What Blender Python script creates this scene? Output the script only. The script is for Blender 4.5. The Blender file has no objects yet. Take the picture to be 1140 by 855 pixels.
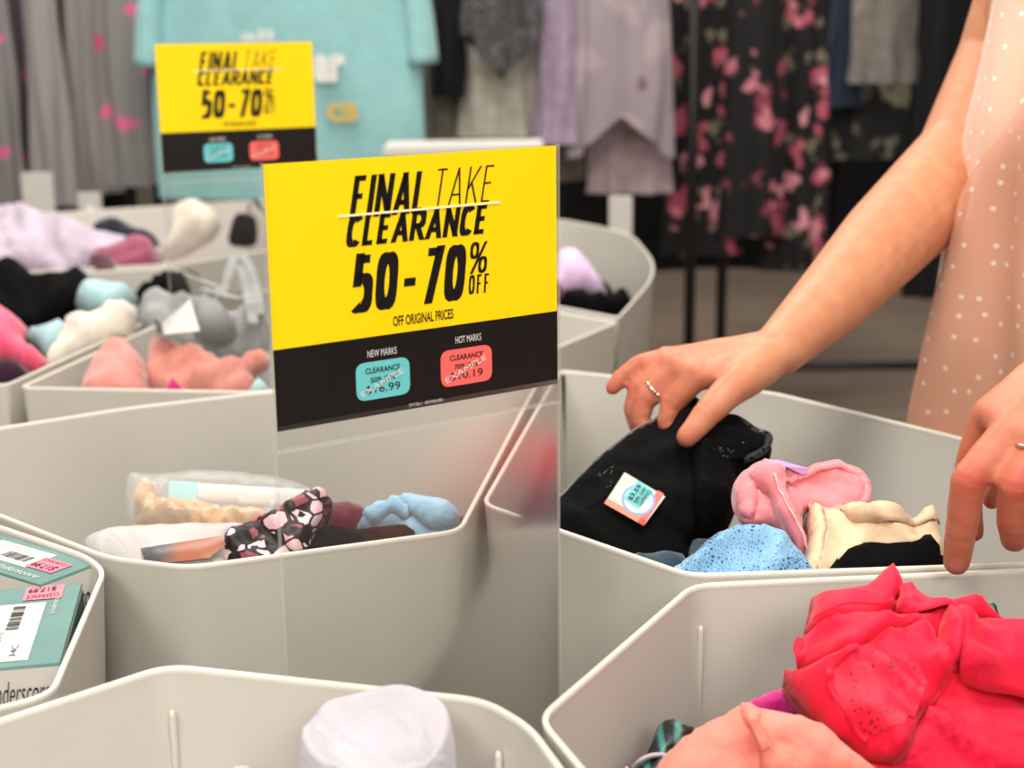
import bpy, bmesh, math, random
import numpy as np
from mathutils import Vector, Matrix, noise
from mathutils.geometry import delaunay_2d_cdt

random.seed(4)
col = bpy.context.scene.collection
scene = bpy.context.scene

# ------------------------------------------------------------------ camera
FPX = 1620.0
PITCH = math.radians(13.65)
ROLL = math.radians(0.73)
CAMZ = 1.30
RIM = 0.90
cp, sp, cr, sr = math.cos(PITCH), math.sin(PITCH), math.cos(ROLL), math.sin(ROLL)
CAM = Vector((0, 0, CAMZ))


def ray(x, y):
    u = (x - 570) / FPX
    v = -(y - 427.5) / FPX
    u, v = u * cr + v * sr, -u * sr + v * cr
    return Vector((u, cp + v * sp, -sp + v * cp))


def P(x, y, z=RIM):
    """the point at height z that the photograph shows at (x, y)"""
    d = ray(x, y)
    return CAM + d * ((z - CAMZ) / d.z)


def PY(x, y, Y):
    d = ray(x, y)
    return CAM + d * (Y / d.y)


def PPL(x, y, p0, n):
    d = ray(x, y)
    return CAM + d * ((p0 - CAM).dot(n) / d.dot(n))


cam = bpy.data.cameras.new('camera')
cam.sensor_width = 36
cam.sensor_fit = 'HORIZONTAL'
cam.lens = FPX / 1140 * 36
cam.clip_start = 0.02
cam.dof.use_dof = True
cam.dof.focus_distance = 1.10
cam.dof.aperture_fstop = cam.lens / 1000 / 0.0092
camo = bpy.data.objects.new('camera', cam)
col.objects.link(camo)
camo.matrix_world = Matrix.Translation(CAM) @ Matrix.Rotation(math.pi / 2 - PITCH, 4, 'X') @ Matrix.Rotation(-ROLL, 4, 'Z')
scene.camera = camo
scene.view_settings.view_transform = 'Standard'
scene.view_settings.look = 'None'


# ------------------------------------------------------------------ materials
def lin(c):
    c = [v / 255 for v in c[:3]]
    return tuple((v / 12.92 if v <= .04045 else ((v + .055) / 1.055) ** 2.4) for v in c) + (1,)


class NT:
    def __init__(s, name):
        s.m = bpy.data.materials.new(name)
        s.m.use_nodes = True
        s.t = s.m.node_tree
        s.b = s.t.nodes['Principled BSDF']
        s.o = s.t.nodes['Material Output']

    def n(s, typ, **kw):
        n = s.t.nodes.new(typ)
        for k, v in kw.items():
            if k.startswith('i_'):
                n.inputs[k[2:].replace('_', ' ')].default_value = v
            else:
                setattr(n, k, v)
        return n

    def l(s, a, b):
        s.t.links.new(a, b)

    def bump(s, h, strength=.3, dist=.002):
        b = s.n('ShaderNodeBump')
        b.inputs['Strength'].default_value = strength
        b.inputs['Distance'].default_value = dist
        s.l(h, b.inputs['Height'])
        s.l(b.outputs[0], s.b.inputs['Normal'])

    def ramp(s, fac, stops, interp='LINEAR'):
        r = s.n('ShaderNodeValToRGB')
        r.color_ramp.interpolation = interp
        e = r.color_ramp.elements
        while len(e) < len(stops):
            e.new(.5)
        for i, (p, c) in enumerate(stops):
            e[i].position = p
            e[i].color = c if len(c) == 4 else lin(c)
        s.l(fac, r.inputs[0])
        return r.outputs[0]

    def pos(s, scale=None):
        t = s.n('ShaderNodeTexCoord')
        if scale is None:
            return t.outputs['Object']
        mp = s.n('ShaderNodeMapping')
        mp.inputs['Scale'].default_value = scale
        s.l(t.outputs['Object'], mp.inputs[0])
        return mp.outputs[0]


def plain(name, c, rough=.5, spec=.5, metal=0., var=0., vscale=8., **kw):
    t = NT(name)
    t.b.inputs['Base Color'].default_value = lin(c)
    t.b.inputs['Roughness'].default_value = rough
    t.b.inputs['Specular IOR Level'].default_value = spec
    t.b.inputs['Metallic'].default_value = metal
    if var:
        nz = t.n('ShaderNodeTexNoise')
        nz.inputs['Scale'].default_value = vscale
        nz.inputs['Detail'].default_value = 4
        t.l(t.pos(), nz.inputs['Vector'])
        d = [max(0, v * (1 - var)) for v in c]
        h = [min(255, v * (1 + var)) for v in c]
        t.l(t.ramp(nz.outputs[0], [(.3, lin(d)), (.7, lin(h))]), t.b.inputs['Base Color'])
    return t.m


def fabric(name, c, rough=.8, sheen=.25, weave=900., var=.08, bump=.15, spec=.25, crinkle=.35, wr=42.):
    t = NT(name)
    nz = t.n('ShaderNodeTexNoise')
    nz.inputs['Scale'].default_value = 25
    nz.inputs['Detail'].default_value = 5
    t.l(t.pos(), nz.inputs['Vector'])
    t.l(t.ramp(nz.outputs[0], [(.3, lin([v * (1 - var) for v in c])), (.7, lin([min(255, v * (1 + var)) for v in c]))]), t.b.inputs['Base Color'])
    t.b.inputs['Roughness'].default_value = rough
    t.b.inputs['Specular IOR Level'].default_value = spec
    t.b.inputs['Sheen Weight'].default_value = sheen
    t.b.inputs['Sheen Roughness'].default_value = .5
    w = t.n('ShaderNodeTexNoise')
    w.inputs['Scale'].default_value = weave
    t.l(t.pos(), w.inputs['Vector'])
    c = t.n('ShaderNodeTexNoise'); c.inputs['Scale'].default_value = wr; c.inputs['Detail'].default_value = 3; c.inputs['Distortion'].default_value = 1.4
    t.l(t.pos(), c.inputs['Vector'])
    b1 = t.n('ShaderNodeBump'); b1.inputs['Strength'].default_value = crinkle; b1.inputs['Distance'].default_value = .006
    t.l(c.outputs[0], b1.inputs['Height'])
    b2 = t.n('ShaderNodeBump'); b2.inputs['Strength'].default_value = bump; b2.inputs['Distance'].default_value = .0006
    t.l(w.outputs[0], b2.inputs['Height']); t.l(b1.outputs[0], b2.inputs['Normal'])
    t.l(b2.outputs[0], t.b.inputs['Normal'])
    return t.m


def lace(name, c, c2, scale=110., open_=.28, rough=.7):
    """lace: a net of threads with holes and thicker motifs"""
    t = NT(name)
    v = t.n('ShaderNodeTexVoronoi')
    v.feature = 'DISTANCE_TO_EDGE'
    v.inputs['Scale'].default_value = scale
    t.l(t.pos(), v.inputs['Vector'])
    nz = t.n('ShaderNodeTexNoise')
    nz.inputs['Scale'].default_value = 28
    nz.inputs['Detail'].default_value = 3
    t.l(t.pos(), nz.inputs['Vector'])
    a = t.n('ShaderNodeMath', operation='ADD')
    s = t.n('ShaderNodeMath', operation='SUBTRACT')
    s.inputs[1].default_value = .5
    t.l(nz.outputs[0], s.inputs[0])
    m = t.n('ShaderNodeMath', operation='MULTIPLY')
    m.inputs[1].default_value = 1.2
    t.l(s.outputs[0], m.inputs[0])
    t.l(v.outputs['Distance'], a.inputs[0])
    t.l(m.outputs[0], a.inputs[1])
    g = t.n('ShaderNodeMath', operation='LESS_THAN')
    g.inputs[1].default_value = open_
    t.l(a.outputs[0], g.inputs[0])
    t.l(t.ramp(a.outputs[0], [(0.0, lin(c2)), (.35, lin(c))]), t.b.inputs['Base Color'])
    t.l(g.outputs[0], t.b.inputs['Alpha'])
    t.b.inputs['Roughness'].default_value = rough
    t.b.inputs['Sheen Weight'].default_value = .2
    t.bump(a.outputs[0], .4, .001)
    return t.m


def emis(name, c, s):
    t = NT(name)
    t.b.inputs['Emission Color'].default_value = lin(c)
    t.b.inputs['Emission Strength'].default_value = s
    return t.m


# ------------------------------------------------------------------ object helpers
def tag(o, label=None, cat=None, group=None, kind=None):
    if label: o['label'] = label
    if cat: o['category'] = cat
    if group: o['group'] = group
    if kind: o['kind'] = kind
    return o


def link(name, me, mat=None, parent=None, smooth=True):
    o = bpy.data.objects.new(name, me)
    col.objects.link(o)
    if mat is not None and not me.materials:
        me.materials.append(mat)
    if smooth:
        for p in me.polygons:
            p.use_smooth = True
    if parent is not None:
        o.parent = parent
    return o


def from_py(name, v, f, mat=None, parent=None, smooth=True):
    me = bpy.data.meshes.new(name)
    me.from_pydata([tuple(p) for p in v], [], f)
    me.validate()
    me.update()
    return link(name, me, mat, parent, smooth)


def from_bm(name, bm, mat=None, parent=None, smooth=True):
    me = bpy.data.meshes.new(name)
    bmesh.ops.recalc_face_normals(bm, faces=bm.faces[:])
    bm.to_mesh(me)
    bm.free()
    return link(name, me, mat, parent, smooth)


def empty(name, loc=(0, 0, 0)):
    o = bpy.data.objects.new(name, None)
    o.empty_display_size = .05
    col.objects.link(o)
    o.location = loc
    return o


def box_bm(bm, lo, hi, M=None):
    vs = []
    for z in (lo[2], hi[2]):
        for y in (lo[1], hi[1]):
            for x in (lo[0], hi[0]):
                p = Vector((x, y, z))
                vs.append(bm.verts.new(M @ p if M else p))
    for f in ((0, 2, 3, 1), (4, 5, 7, 6), (0, 1, 5, 4), (2, 6, 7, 3), (0, 4, 6, 2), (1, 3, 7, 5)):
        bm.faces.new([vs[i] for i in f])


def box(name, lo, hi, mat, parent=None, M=None, bev=0.):
    bm = bmesh.new()
    box_bm(bm, lo, hi, M)
    if bev:
        bmesh.ops.bevel(bm, geom=bm.edges[:], offset=bev, segments=2, affect='EDGES')
    return from_bm(name, bm, mat, parent, smooth=False)


def tube_bm(bm, pts, rad, seg=10, caps=True, flat=None):
    pts = [Vector(p) for p in pts]
    rads = rad if isinstance(rad, (list, tuple)) else [rad] * len(pts)
    rings = []
    up = None
    for i, p in enumerate(pts):
        t = (pts[min(i + 1, len(pts) - 1)] - pts[max(i - 1, 0)]).normalized()
        if up is None:
            up = Vector((0, 0, 1)) if abs(t.z) < .9 else Vector((1, 0, 0))
        a = (up - t * up.dot(t)).normalized()
        b = t.cross(a)
        up = a
        r = rads[i]
        fl = 1. if flat is None else flat
        rings.append([bm.verts.new(p + a * (r * fl * math.cos(2 * math.pi * k / seg)) + b * (r * math.sin(2 * math.pi * k / seg))) for k in range(seg)])
    for i in range(len(rings) - 1):
        for k in range(seg):
            bm.faces.new((rings[i][k], rings[i][(k + 1) % seg], rings[i + 1][(k + 1) % seg], rings[i + 1][k]))
    if caps:
        bm.faces.new(rings[0][::-1])
        bm.faces.new(rings[-1])


def tube(name, pts, rad, mat, parent=None, seg=10, flat=None):
    bm = bmesh.new()
    tube_bm(bm, pts, rad, seg, True, flat)
    return from_bm(name, bm, mat, parent)


def catmull(pts, n=8, closed=False):
    out = []
    L = len(pts)
    for i in range(L if closed else L - 1):
        g = lambda k: pts[k % L] if closed else pts[max(0, min(L - 1, k))]
        p0, p1, p2, p3 = (np.array(g(i + k), float) for k in (-1, 0, 1, 2))
        for j in range(n):
            t = j / n
            out.append(.5 * ((2 * p1) + (-p0 + p2) * t + (2 * p0 - 5 * p1 + 4 * p2 - p3) * t * t + (-p0 + 3 * p1 - 3 * p2 + p3) * t ** 3))
    if not closed:
        out.append(np.array(pts[-1], float))
    return out


def round_poly(pts, r, seg=6):
    """2D polygon with rounded corners; r a number or one per corner"""
    out = []
    n = len(pts)
    for i in range(n):
        p = Vector(pts[i][:2]); a = Vector(pts[i - 1][:2]); b = Vector(pts[(i + 1) % n][:2])
        ri = r[i] if isinstance(r, (list, tuple)) else r
        d1, d2 = (a - p), (b - p)
        t = min(ri, d1.length * .45, d2.length * .45)
        s, e = p + d1.normalized() * t, p + d2.normalized() * t
        for k in range(seg + 1):
            q = k / seg
            out.append(s * (1 - q) ** 2 + p * 2 * q * (1 - q) + e * q * q)
    return out


def offset_poly(pts, d):
    n = len(pts)
    area = sum(pts[i].x * pts[(i + 1) % n].y - pts[(i + 1) % n].x * pts[i].y for i in range(n))
    s = 1 if area > 0 else -1
    out = []
    for i in range(n):
        t = (pts[(i + 1) % n] - pts[i - 1]).normalized()
        out.append(pts[i] + Vector((t.y, -t.x)) * (d * s))
    return out


def loops_mesh(bm, loops, close_last=True):
    vs = [[bm.verts.new(p) for p in L] for L in loops]
    n = len(loops[0])
    for i in range(len(vs) - 1):
        for k in range(n):
            bm.faces.new((vs[i][k], vs[i][(k + 1) % n], vs[i + 1][(k + 1) % n], vs[i + 1][k]))
    if close_last:
        bm.faces.new(vs[-1])
    return vs


# ------------------------------------------------------------------ text
_fonts = {}


def text_mesh(txt, shear=0., weight=0., space=1.):
    c = bpy.data.curves.new('txt', 'FONT')
    c.body = txt
    c.size = 1
    c.shear = shear
    c.offset = weight
    c.space_character = space
    c.resolution_u = 4
    c.fill_mode = 'FRONT'
    o = bpy.data.objects.new('txt', c)
    col.objects.link(o)
    dg = bpy.context.evaluated_depsgraph_get()
    me = bpy.data.meshes.new_from_object(o.evaluated_get(dg))
    bpy.data.objects.remove(o)
    bpy.data.curves.remove(c)
    return me


def text_fit(name, txt, bl, br, tl, nrm, mat, parent=None, shear=0., weight=0., lift=.0004, space=1.):
    """lettering stretched to fill the parallelogram bl-br-tl, lifted along nrm"""
    me = text_mesh(txt, shear, weight, space)
    co = np.array([v.co[:] for v in me.vertices])
    lo, hi = co.min(0), co.max(0)
    bl, br, tl = Vector(bl), Vector(br), Vector(tl)
    for v in me.vertices:
        u = (v.co.x - lo[0]) / (hi[0] - lo[0]); w = (v.co.y - lo[1]) / (hi[1] - lo[1])
        v.co = bl + (br - bl) * u + (tl - bl) * w + nrm * lift
    return link(name, me, mat, parent, smooth=False)



def _arc(cx, cy, rx, ry, a0, a1, n=14, p=2.6):
    out = []
    for k in range(n + 1):
        a = math.radians(a0 + (a1 - a0) * k / n)
        c_, s_ = math.cos(a), math.sin(a)
        out.append((cx + rx * math.copysign(abs(c_) ** (2 / p), c_), cy + ry * math.copysign(abs(s_) ** (2 / p), s_)))
    return out


# condensed sans letters as pen strokes in a box: (relative width, strokes)
GLYPH = {
    'F': (.80, [[(0, 0), (0, 1)], [(-.5, 1), (1, 1)], [(0, .52), (.85, .52)]]),
    'I': (.0, [[(0, 0), (0, 1)]]),
    'N': (1., [[(0, 0), (0, 1)], [(0, 1), (1, 0)], [(1, 0), (1, 1)]]),
    'A': (1.1, [[(0, 0), (.5, 1)], [(.5, 1), (1, 0)], [(.2, .26), (.8, .26)]]),
    'L': (.75, [[(0, 0), (0, 1)], [(-.5, 0), (1, 0)]]),
    'T': (.95, [[(.5, 0), (.5, 1)], [(0, 1), (1, 1)]]),
    'K': (1., [[(0, 0), (0, 1)], [(0, .38), (1, 1)], [(.32, .56), (1, 0)]]),
    'E': (.78, [[(0, 0), (0, 1)], [(-.5, 1), (1, 1)], [(-.5, 0), (1, 0)], [(0, .52), (.9, .52)]]),
    'C': (.9, [_arc(.5, .5, .5, .5, 42, 318, 22)]),
    'R': (.95, [[(0, 0), (0, 1)], [(0, 1), (.5, 1)] + _arc(.5, .74, .5, .26, 90, -90, 12) + [(0, .48)], [(.45, .48), (1, 0)]]),
    'O': (.95, [_arc(.5, .5, .5, .5, 0, 360, 28)]),
    '0': (.95, [_arc(.5, .5, .5, .5, 0, 360, 28)]),
    '5': (.9, [[(.95, 1), (.14, 1)], [(.14, 1.04), (.06, .53)], [(.06, .57)] + _arc(.42, .31, .55, .31, 105, -128, 20)]),
    '7': (.9, [[(0, 1), (1, 1)], [(1, 1.03), (.35, 0)]]),
    '-': (.85, [[(0, .42), (1, .42)]]),
    '%': (1.3, [_arc(.2, .76, .2, .24, 0, 360, 18), _arc(.8, .24, .2, .24, 0, 360, 18), [(.12, 0), (.88, 1)]]),
}


def stroke_text(name, txt, bl, br, tl, nrm, mat, parent, shear=0., sw=.2, hb=None, gap=.16, wide=.42):
    """letters drawn with an even pen of width sw (share of the cap height), fitted to the box bl-br-tl"""
    bl, br, tl = Vector(bl), Vector(br), Vector(tl)
    Hh = (tl - bl).length
    Wd = (br - bl).length
    ex, ey = (br - bl).normalized(), (tl - bl).normalized()
    tot = sum(GLYPH[c][0] for c in txt)
    ink = sw * Hh * len(txt) + gap * Hh * (len(txt) - 1) + shear * Hh
    unit = (Wd - ink) / max(tot, 1e-6)
    v, f = [], []
    x = sw * Hh / 2
    hw = sw * Hh / 2
    hh = (hb or sw * .86) * Hh / 2

    def put(px, py):
        return bl + ex * (px + shear * py) + ey * py
    for ch in txt:
        w_, strokes = GLYPH[ch]
        gw = w_ * unit
        for st in strokes:
            pts = []
            for (a, b) in st:
                X = x + (a * gw if a >= -.01 else -hw)
                pts.append(Vector((X, hh + b * (Hh - 2 * hh), 0)))
            n_ = len(pts)
            base = len(v)
            closed = n_ > 6 and (pts[0] - pts[-1]).length < 1e-6
            for i, p in enumerate(pts):
                a = pts[i - 1] if i else (pts[-2] if closed else p)
                b = pts[i + 1] if i < n_ - 1 else (pts[1] if closed else p)
                t = (b - a).normalized()
                nn = Vector((-t.y, t.x, 0))
                if n_ == 2 and abs(t.y) > abs(t.x) * .3:      # stems and diagonals end flat on the line
                    off = Vector((hw / max(.6, abs(t.y)), 0, 0))
                    q = p + t * (hh / max(.3, abs(t.y))) * (-1 if i == 0 else 1)
                    v.extend([q + off, q - off])
                else:
                    k = hw * abs(nn.x) + hh * abs(nn.y)
                    v.extend([p + nn * k, p - nn * k])
                    if n_ == 2 and i == 1: v[-2] += t * 0; 
            for i in range(n_ - 1):
                f.append((base + 2 * i, base + 2 * i + 1, base + 2 * i + 3, base + 2 * i + 2))
        x += gw + (sw + gap) * Hh
    return from_py(name, [put(p.x, p.y) for p in v], f, mat, parent, False)


# ------------------------------------------------------------------ cloth patches
def fbm(x, y, s):
    return noise.noise(Vector((x, y, s)))


def keep_in(verts, plan, margin=.010, lip=.006):
    """cloth in a bin rests against the inside of its wall instead of passing through it"""
    pl = round_poly(plan, .018)
    area = sum(pl[i].x * pl[i - 1].y - pl[i - 1].x * pl[i].y for i in range(len(pl)))
    if area > 0: pl = pl[::-1]
    poly = np.array([p[:] for p in offset_poly(pl, -margin)])
    A, B = poly, np.roll(poly, -1, 0)
    out = []
    for p in verts:
        x, y = p.x, p.y
        c = False
        for a, b in zip(A, B):
            if (a[1] > y) != (b[1] > y) and x < (b[0] - a[0]) * (y - a[1]) / (b[1] - a[1] + 1e-15) + a[0]: c = not c
        if c or p.z > RIM + .035:
            out.append(p); continue
        q = np.array((x, y)); best, bp = 1e9, None
        for a, b in zip(A, B):
            ab = b - a
            t = np.clip((q - a) @ ab / (ab @ ab + 1e-15), 0, 1)
            r = a + t * ab
            d = np.linalg.norm(q - r)
            if d < best: best, bp = d, r
        if best > .10:
            out.append(p); continue
        z = min(p.z, RIM - lip - best * .8)
        out.append(Vector((bp[0], bp[1], z)))
    return out


class Cloth:
    """a rumpled piece of cloth: a traced outline on a sloping plane, filled with a fine grid, domed and folded"""

    def __init__(s, outline, z, g=.5, gx=0., bulge=.012, w=.02, fold=.006, ff=22., ang=0., seed=1., ridges=(), drop=.010,
                 step=.006, smooth=True, anchor=None, fine=.0, sharp=.5, within=None, lift=0., base=None):
        s.__dict__.update(bulge=bulge, w=w, fold=fold, ff=ff, ang=ang, seed=seed, drop=drop, fine=fine, sharp=sharp)
        pts = catmull(outline, 5, True) if smooth else [np.array(p, float) for p in outline]
        c = anchor or tuple(np.mean(np.array(outline, float), 0))
        s.p0 = P(c[0], c[1], z)
        s.z0, s.g0, s.anc = z, g, c
        s.n = Vector((-gx, -g, 1)).normalized()
        s.e1 = Vector((1, 0, gx)).normalized()
        s.e2 = s.n.cross(s.e1).normalized()
        poly = np.array([s.ab(p[0], p[1]) for p in pts])
        # resample
        L = [poly[0]]
        for i in range(len(poly)):
            a, b = poly[i], poly[(i + 1) % len(poly)]
            d = np.linalg.norm(b - a)
            k = max(1, int(d / step))
            for j in range(1, k + 1):
                L.append(a + (b - a) * j / k)
        poly = np.array(L[:-1])
        keep = [0]
        for i in range(1, len(poly)):
            if np.linalg.norm(poly[i] - poly[keep[-1]]) > step * .4: keep.append(i)
        s.poly = poly = poly[keep]
        s.ridges = [(np.array([s.ab(*q) for q in catmull(r[0], 5)]), r[1], r[2]) for r in ridges]
        lo, hi = poly.min(0), poly.max(0)
        gx_, gy_ = np.meshgrid(np.arange(lo[0], hi[0], step), np.arange(lo[1], hi[1], step))
        gy_[:, ::2] += 0
        q = np.stack([gx_.ravel() + (np.indices(gx_.shape)[0].ravel() % 2) * step * .5, gy_.ravel()], 1)
        ins = s.inside(q)
        q = q[ins]
        if len(q):
            q = q[s.dist(q) > step * .55]
        n = len(poly)
        allp = [Vector(p) for p in poly] + [Vector(p) for p in q]
        res = delaunay_2d_cdt(allp, [(i, (i + 1) % n) for i in range(n)], [list(range(n))], 1, 1e-7)
        s.v2 = np.array([p[:] for p in res[0]])
        s.faces = [list(f) for f in res[2]]
        s.lift, s.base = lift, base
        h = s.height(s.v2)
        s.verts = [s.p0 + s.e1 * a + s.e2 * b + s.n * hh for (a, b), hh in zip(s.v2, h)]
        if within is not None: s.verts = keep_in(s.verts, within)

    def ab(s, x, y):
        d = PPL(x, y, s.p0, s.n) - s.p0
        return np.array((d.dot(s.e1), d.dot(s.e2)))

    def inside(s, q):
        x, y = q[:, 0], q[:, 1]
        r = np.zeros(len(q), bool)
        p = s.poly
        for i in range(len(p)):
            a, b = p[i], p[i - 1]
            c = ((a[1] > y) != (b[1] > y)) & (x < (b[0] - a[0]) * (y - a[1]) / (b[1] - a[1] + 1e-15) + a[0])
            r ^= c
        return r

    @staticmethod
    def segd(q, A, B):
        d = np.full(len(q), 1e9)
        for a, b in zip(A, B):
            ab = b - a
            t = np.clip(((q - a) @ ab) / (ab @ ab + 1e-15), 0, 1)
            d = np.minimum(d, np.linalg.norm(q - (a + t[:, None] * ab), axis=1))
        return d

    def dist(s, q):
        return s.segd(q, s.poly, np.roll(s.poly, -1, 0))

    def height(s, q):
        d = s.dist(q)
        e = np.clip(d / s.w, 0, 1)
        prof = np.sqrt(np.maximum(0, 1 - (1 - e) ** 2))
        h = s.bulge * prof - s.drop * (1 - prof)
        ca, sa = math.cos(s.ang), math.sin(s.ang)
        fz = np.zeros(len(q))
        for i, (x, y) in enumerate(q):
            wx = fbm(x * 9, y * 9, s.seed) * .035
            wy = fbm(x * 9, y * 9, s.seed + 7) * .035
            u = ((x + wx) * ca + (y + wy) * sa) * s.ff
            v = (-(x + wx) * sa + (y + wy) * ca) * s.ff * .33
            n1 = fbm(u, v, s.seed + 3)
            n2 = fbm(u * 1.9 + 4, v * 1.9, s.seed + 11)
            n3 = fbm(u * 3.3 + 9, v * 3.6, s.seed + 19)
            c1 = (1 - min(1, abs(n2) * 2.6)) ** 2
            c2 = (1 - min(1, abs(n3) * 2.6)) ** 2
            fz[i] = n1 * 1.1 + (c1 - .3) * 1.0 * s.sharp * 2 + (c2 - .3) * .34 * s.sharp * 2
            if s.fine:
                fz[i] += s.fine * fbm(x * 130, y * 130, s.seed)
        h += s.fold * fz * (.25 + .75 * e) + s.lift
        if s.base is not None: h += s.base(q)
        for pl, wd, ht in s.ridges:
            dd = s.segd(q, pl[:-1], pl[1:])
            h += ht * np.exp(-(dd / wd) ** 2)
        return h

    def at(s, x, y, lift=.001):
        a = s.ab(x, y)
        h = s.height(a[None])[0]
        return s.p0 + s.e1 * a[0] + s.e2 * a[1] + s.n * (h + lift)

    def edge(s, i0=0., i1=1., lift=0.):
        """3D points along the outline between two fractions of it"""
        n = len(s.poly)
        idx = [int(i) % n for i in np.linspace(i0 * n, i1 * n, max(8, int(abs(i1 - i0) * n)))]
        q = s.poly[idx]
        h = s.height(q)
        return [s.p0 + s.e1 * a + s.e2 * b + s.n * (hh + lift) for (a, b), hh in zip(q, h)]

    def make(s, name, mat, parent=None, thick=.0016):
        o = from_py(name, s.verts, s.faces, mat, parent)
        bm = bmesh.new(); bm.from_mesh(o.data)
        bmesh.ops.recalc_face_normals(bm, faces=bm.faces[:])
        if sum(f.normal.dot(s.n) for f in bm.faces) < 0:
            bmesh.ops.reverse_faces(bm, faces=bm.faces[:])
        bm.to_mesh(o.data); bm.free()
        for p in o.data.polygons: p.use_smooth = True
        if thick:
            m = o.modifiers.new('thickness', 'SOLIDIFY')
            m.thickness = thick
            m.offset = -1
        return o


def garment(name, label, cat, outline, z, mat, group=None, **kw):
    th = kw.pop('thick', .0016)
    c = Cloth(outline, z, **kw)
    o = c.make(name, mat, None, th)
    tag(o, label, cat, group)
    return c, o


def layer(c0, parent, name, outline, mat, lift=.006, **kw):
    """a further fold of the same garment lying on the plane of c0"""
    k = dict(bulge=.006, w=.012, fold=.005, ff=c0.ff, ang=c0.ang + .5, seed=c0.seed + 5, drop=.004, step=.005)
    k.update(kw)
    k['drop'] = k['drop'] if 'drop' in kw else .002
    c = Cloth(outline, c0.z0, g=c0.g0, anchor=c0.anc, lift=lift, base=c0.height, **k)
    return c, c.make(name, mat, parent)


def resample(pts, step):
    out = [Vector(pts[0])]
    acc = 0
    for a, b in zip(pts[:-1], pts[1:]):
        a, b = Vector(a), Vector(b)
        L = (b - a).length
        while acc + L >= step:
            t = (step - acc) / L if L > 1e-9 else 1
            a = a + (b - a) * t
            out.append(a.copy())
            L = (b - a).length
            acc = 0
        acc += L
    return out


def picot(name, pts, mat, parent, r=.0011, step=.0034):
    """a scalloped elastic edging: a cord with a bead at every loop"""
    bm = bmesh.new()
    tube_bm(bm, resample(pts, .004), r * .8, 6)
    for p in resample(pts, step):
        bmesh.ops.create_icosphere(bm, subdivisions=1, radius=r, matrix=Matrix.Translation(p))
    return from_bm(name, bm, mat, parent)


def ribbon(name, pts, width, n, mat, parent, thick=.0012):
    """a flat band along pts lying on a surface with normal n"""
    pts = [Vector(p) for p in pts]
    n = Vector(n).normalized()
    v, f = [], []
    for i, p in enumerate(pts):
        t = (pts[min(i + 1, len(pts) - 1)] - pts[max(0, i - 1)]).normalized()
        sd = t.cross(n).normalized()
        for k in range(5):
            q = k / 4 - .5
            v.append(p + sd * (q * width) + n * (thick * (1 - (2 * q) ** 4)))
    for i in range(len(pts) - 1):
        for k in range(4):
            a = i * 5 + k
            f.append((a, a + 1, a + 6, a + 5))
    o = from_py(name, v, f, mat, parent)
    m = o.modifiers.new('thickness', 'SOLIDIFY'); m.thickness = .001
    return o


def loopstrap(name, px, zs, mat, parent=None, r=.003, flat=.35, n=8):
    pts = [P(x, y, z) for (x, y), z in zip(px, zs)]
    return tube(name, [Vector(p) for p in catmull([p[:] for p in pts], n)], r, mat, parent, 8, flat)


# ------------------------------------------------------------------ palette
M = {}
t = NT('bin plastic')
t.b.inputs['Base Color'].default_value = lin((199, 194, 183))
t.b.inputs['Roughness'].default_value = .38
t.b.inputs['Specular IOR Level'].default_value = .45
nz = t.n('ShaderNodeTexNoise'); nz.inputs['Scale'].default_value = 6; nz.inputs['Detail'].default_value = 6
t.l(t.pos(), nz.inputs['Vector'])
t.l(t.ramp(nz.outputs[0], [(.3, (194, 189, 178)), (.7, (203, 198, 188))]), t.b.inputs['Base Color'])
n2 = t.n('ShaderNodeTexNoise'); n2.inputs['Scale'].default_value = 700
t.l(t.pos(), n2.inputs['Vector'])
t.bump(n2.outputs[0], .06, .0004)
M['bin'] = t.m
M['rim'] = plain('bin rim', (212, 206, 194), .4)
M['base'] = plain('display base', (96, 92, 88), .6, var=.1)
M['yellow'] = plain('sign yellow', (253, 214, 0), .45, .3)
M['ink'] = plain('sign black', (17, 14, 13), .35, .4)
M['white'] = plain('print white', (220, 218, 212), .5)
M['cream_line'] = plain('sign line', (255, 244, 190), .5)
M['teal_s'] = plain('teal sticker', (104, 199, 201), .5)
M['coral_s'] = plain('coral sticker', (250, 104, 98), .5)
M['pink_s'] = plain('pink sticker', (250, 128, 146), .5)
M['chrome'] = plain('silver ring', (225, 222, 214), .18, .5, 1.)
M['dark_metal'] = plain('dark rack metal', (38, 36, 36), .4, .5, .6)

t = NT('acrylic')
g = t.n('ShaderNodeBsdfGlossy'); g.inputs['Roughness'].default_value = .2
tr = t.n('ShaderNodeBsdfTransparent'); tr.inputs[0].default_value = (.97, .97, .96, 1)
fr = t.n('ShaderNodeFresnel'); fr.inputs['IOR'].default_value = 1.62
mx = t.n('ShaderNodeMixShader')
t.l(fr.outputs[0], mx.inputs[0]); t.l(tr.outputs[0], mx.inputs[1]); t.l(g.outputs[0], mx.inputs[2])
t.l(mx.outputs[0], t.o.inputs['Surface'])
M['acrylic'] = t.m
t = NT('acrylic edge')
t.b.inputs['Base Color'].default_value = lin((205, 204, 194))
t.b.inputs['Roughness'].default_value = .1
t.b.inputs['Alpha'].default_value = .22
M['acrylic_edge'] = t.m
t = NT('clear bag')
t.b.inputs['Base Color'].default_value = lin((240, 240, 240))
t.b.inputs['Roughness'].default_value = .08
t.b.inputs['Alpha'].default_value = .19
t.b.inputs['Specular IOR Level'].default_value = .9
M['bag'] = t.m

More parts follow.
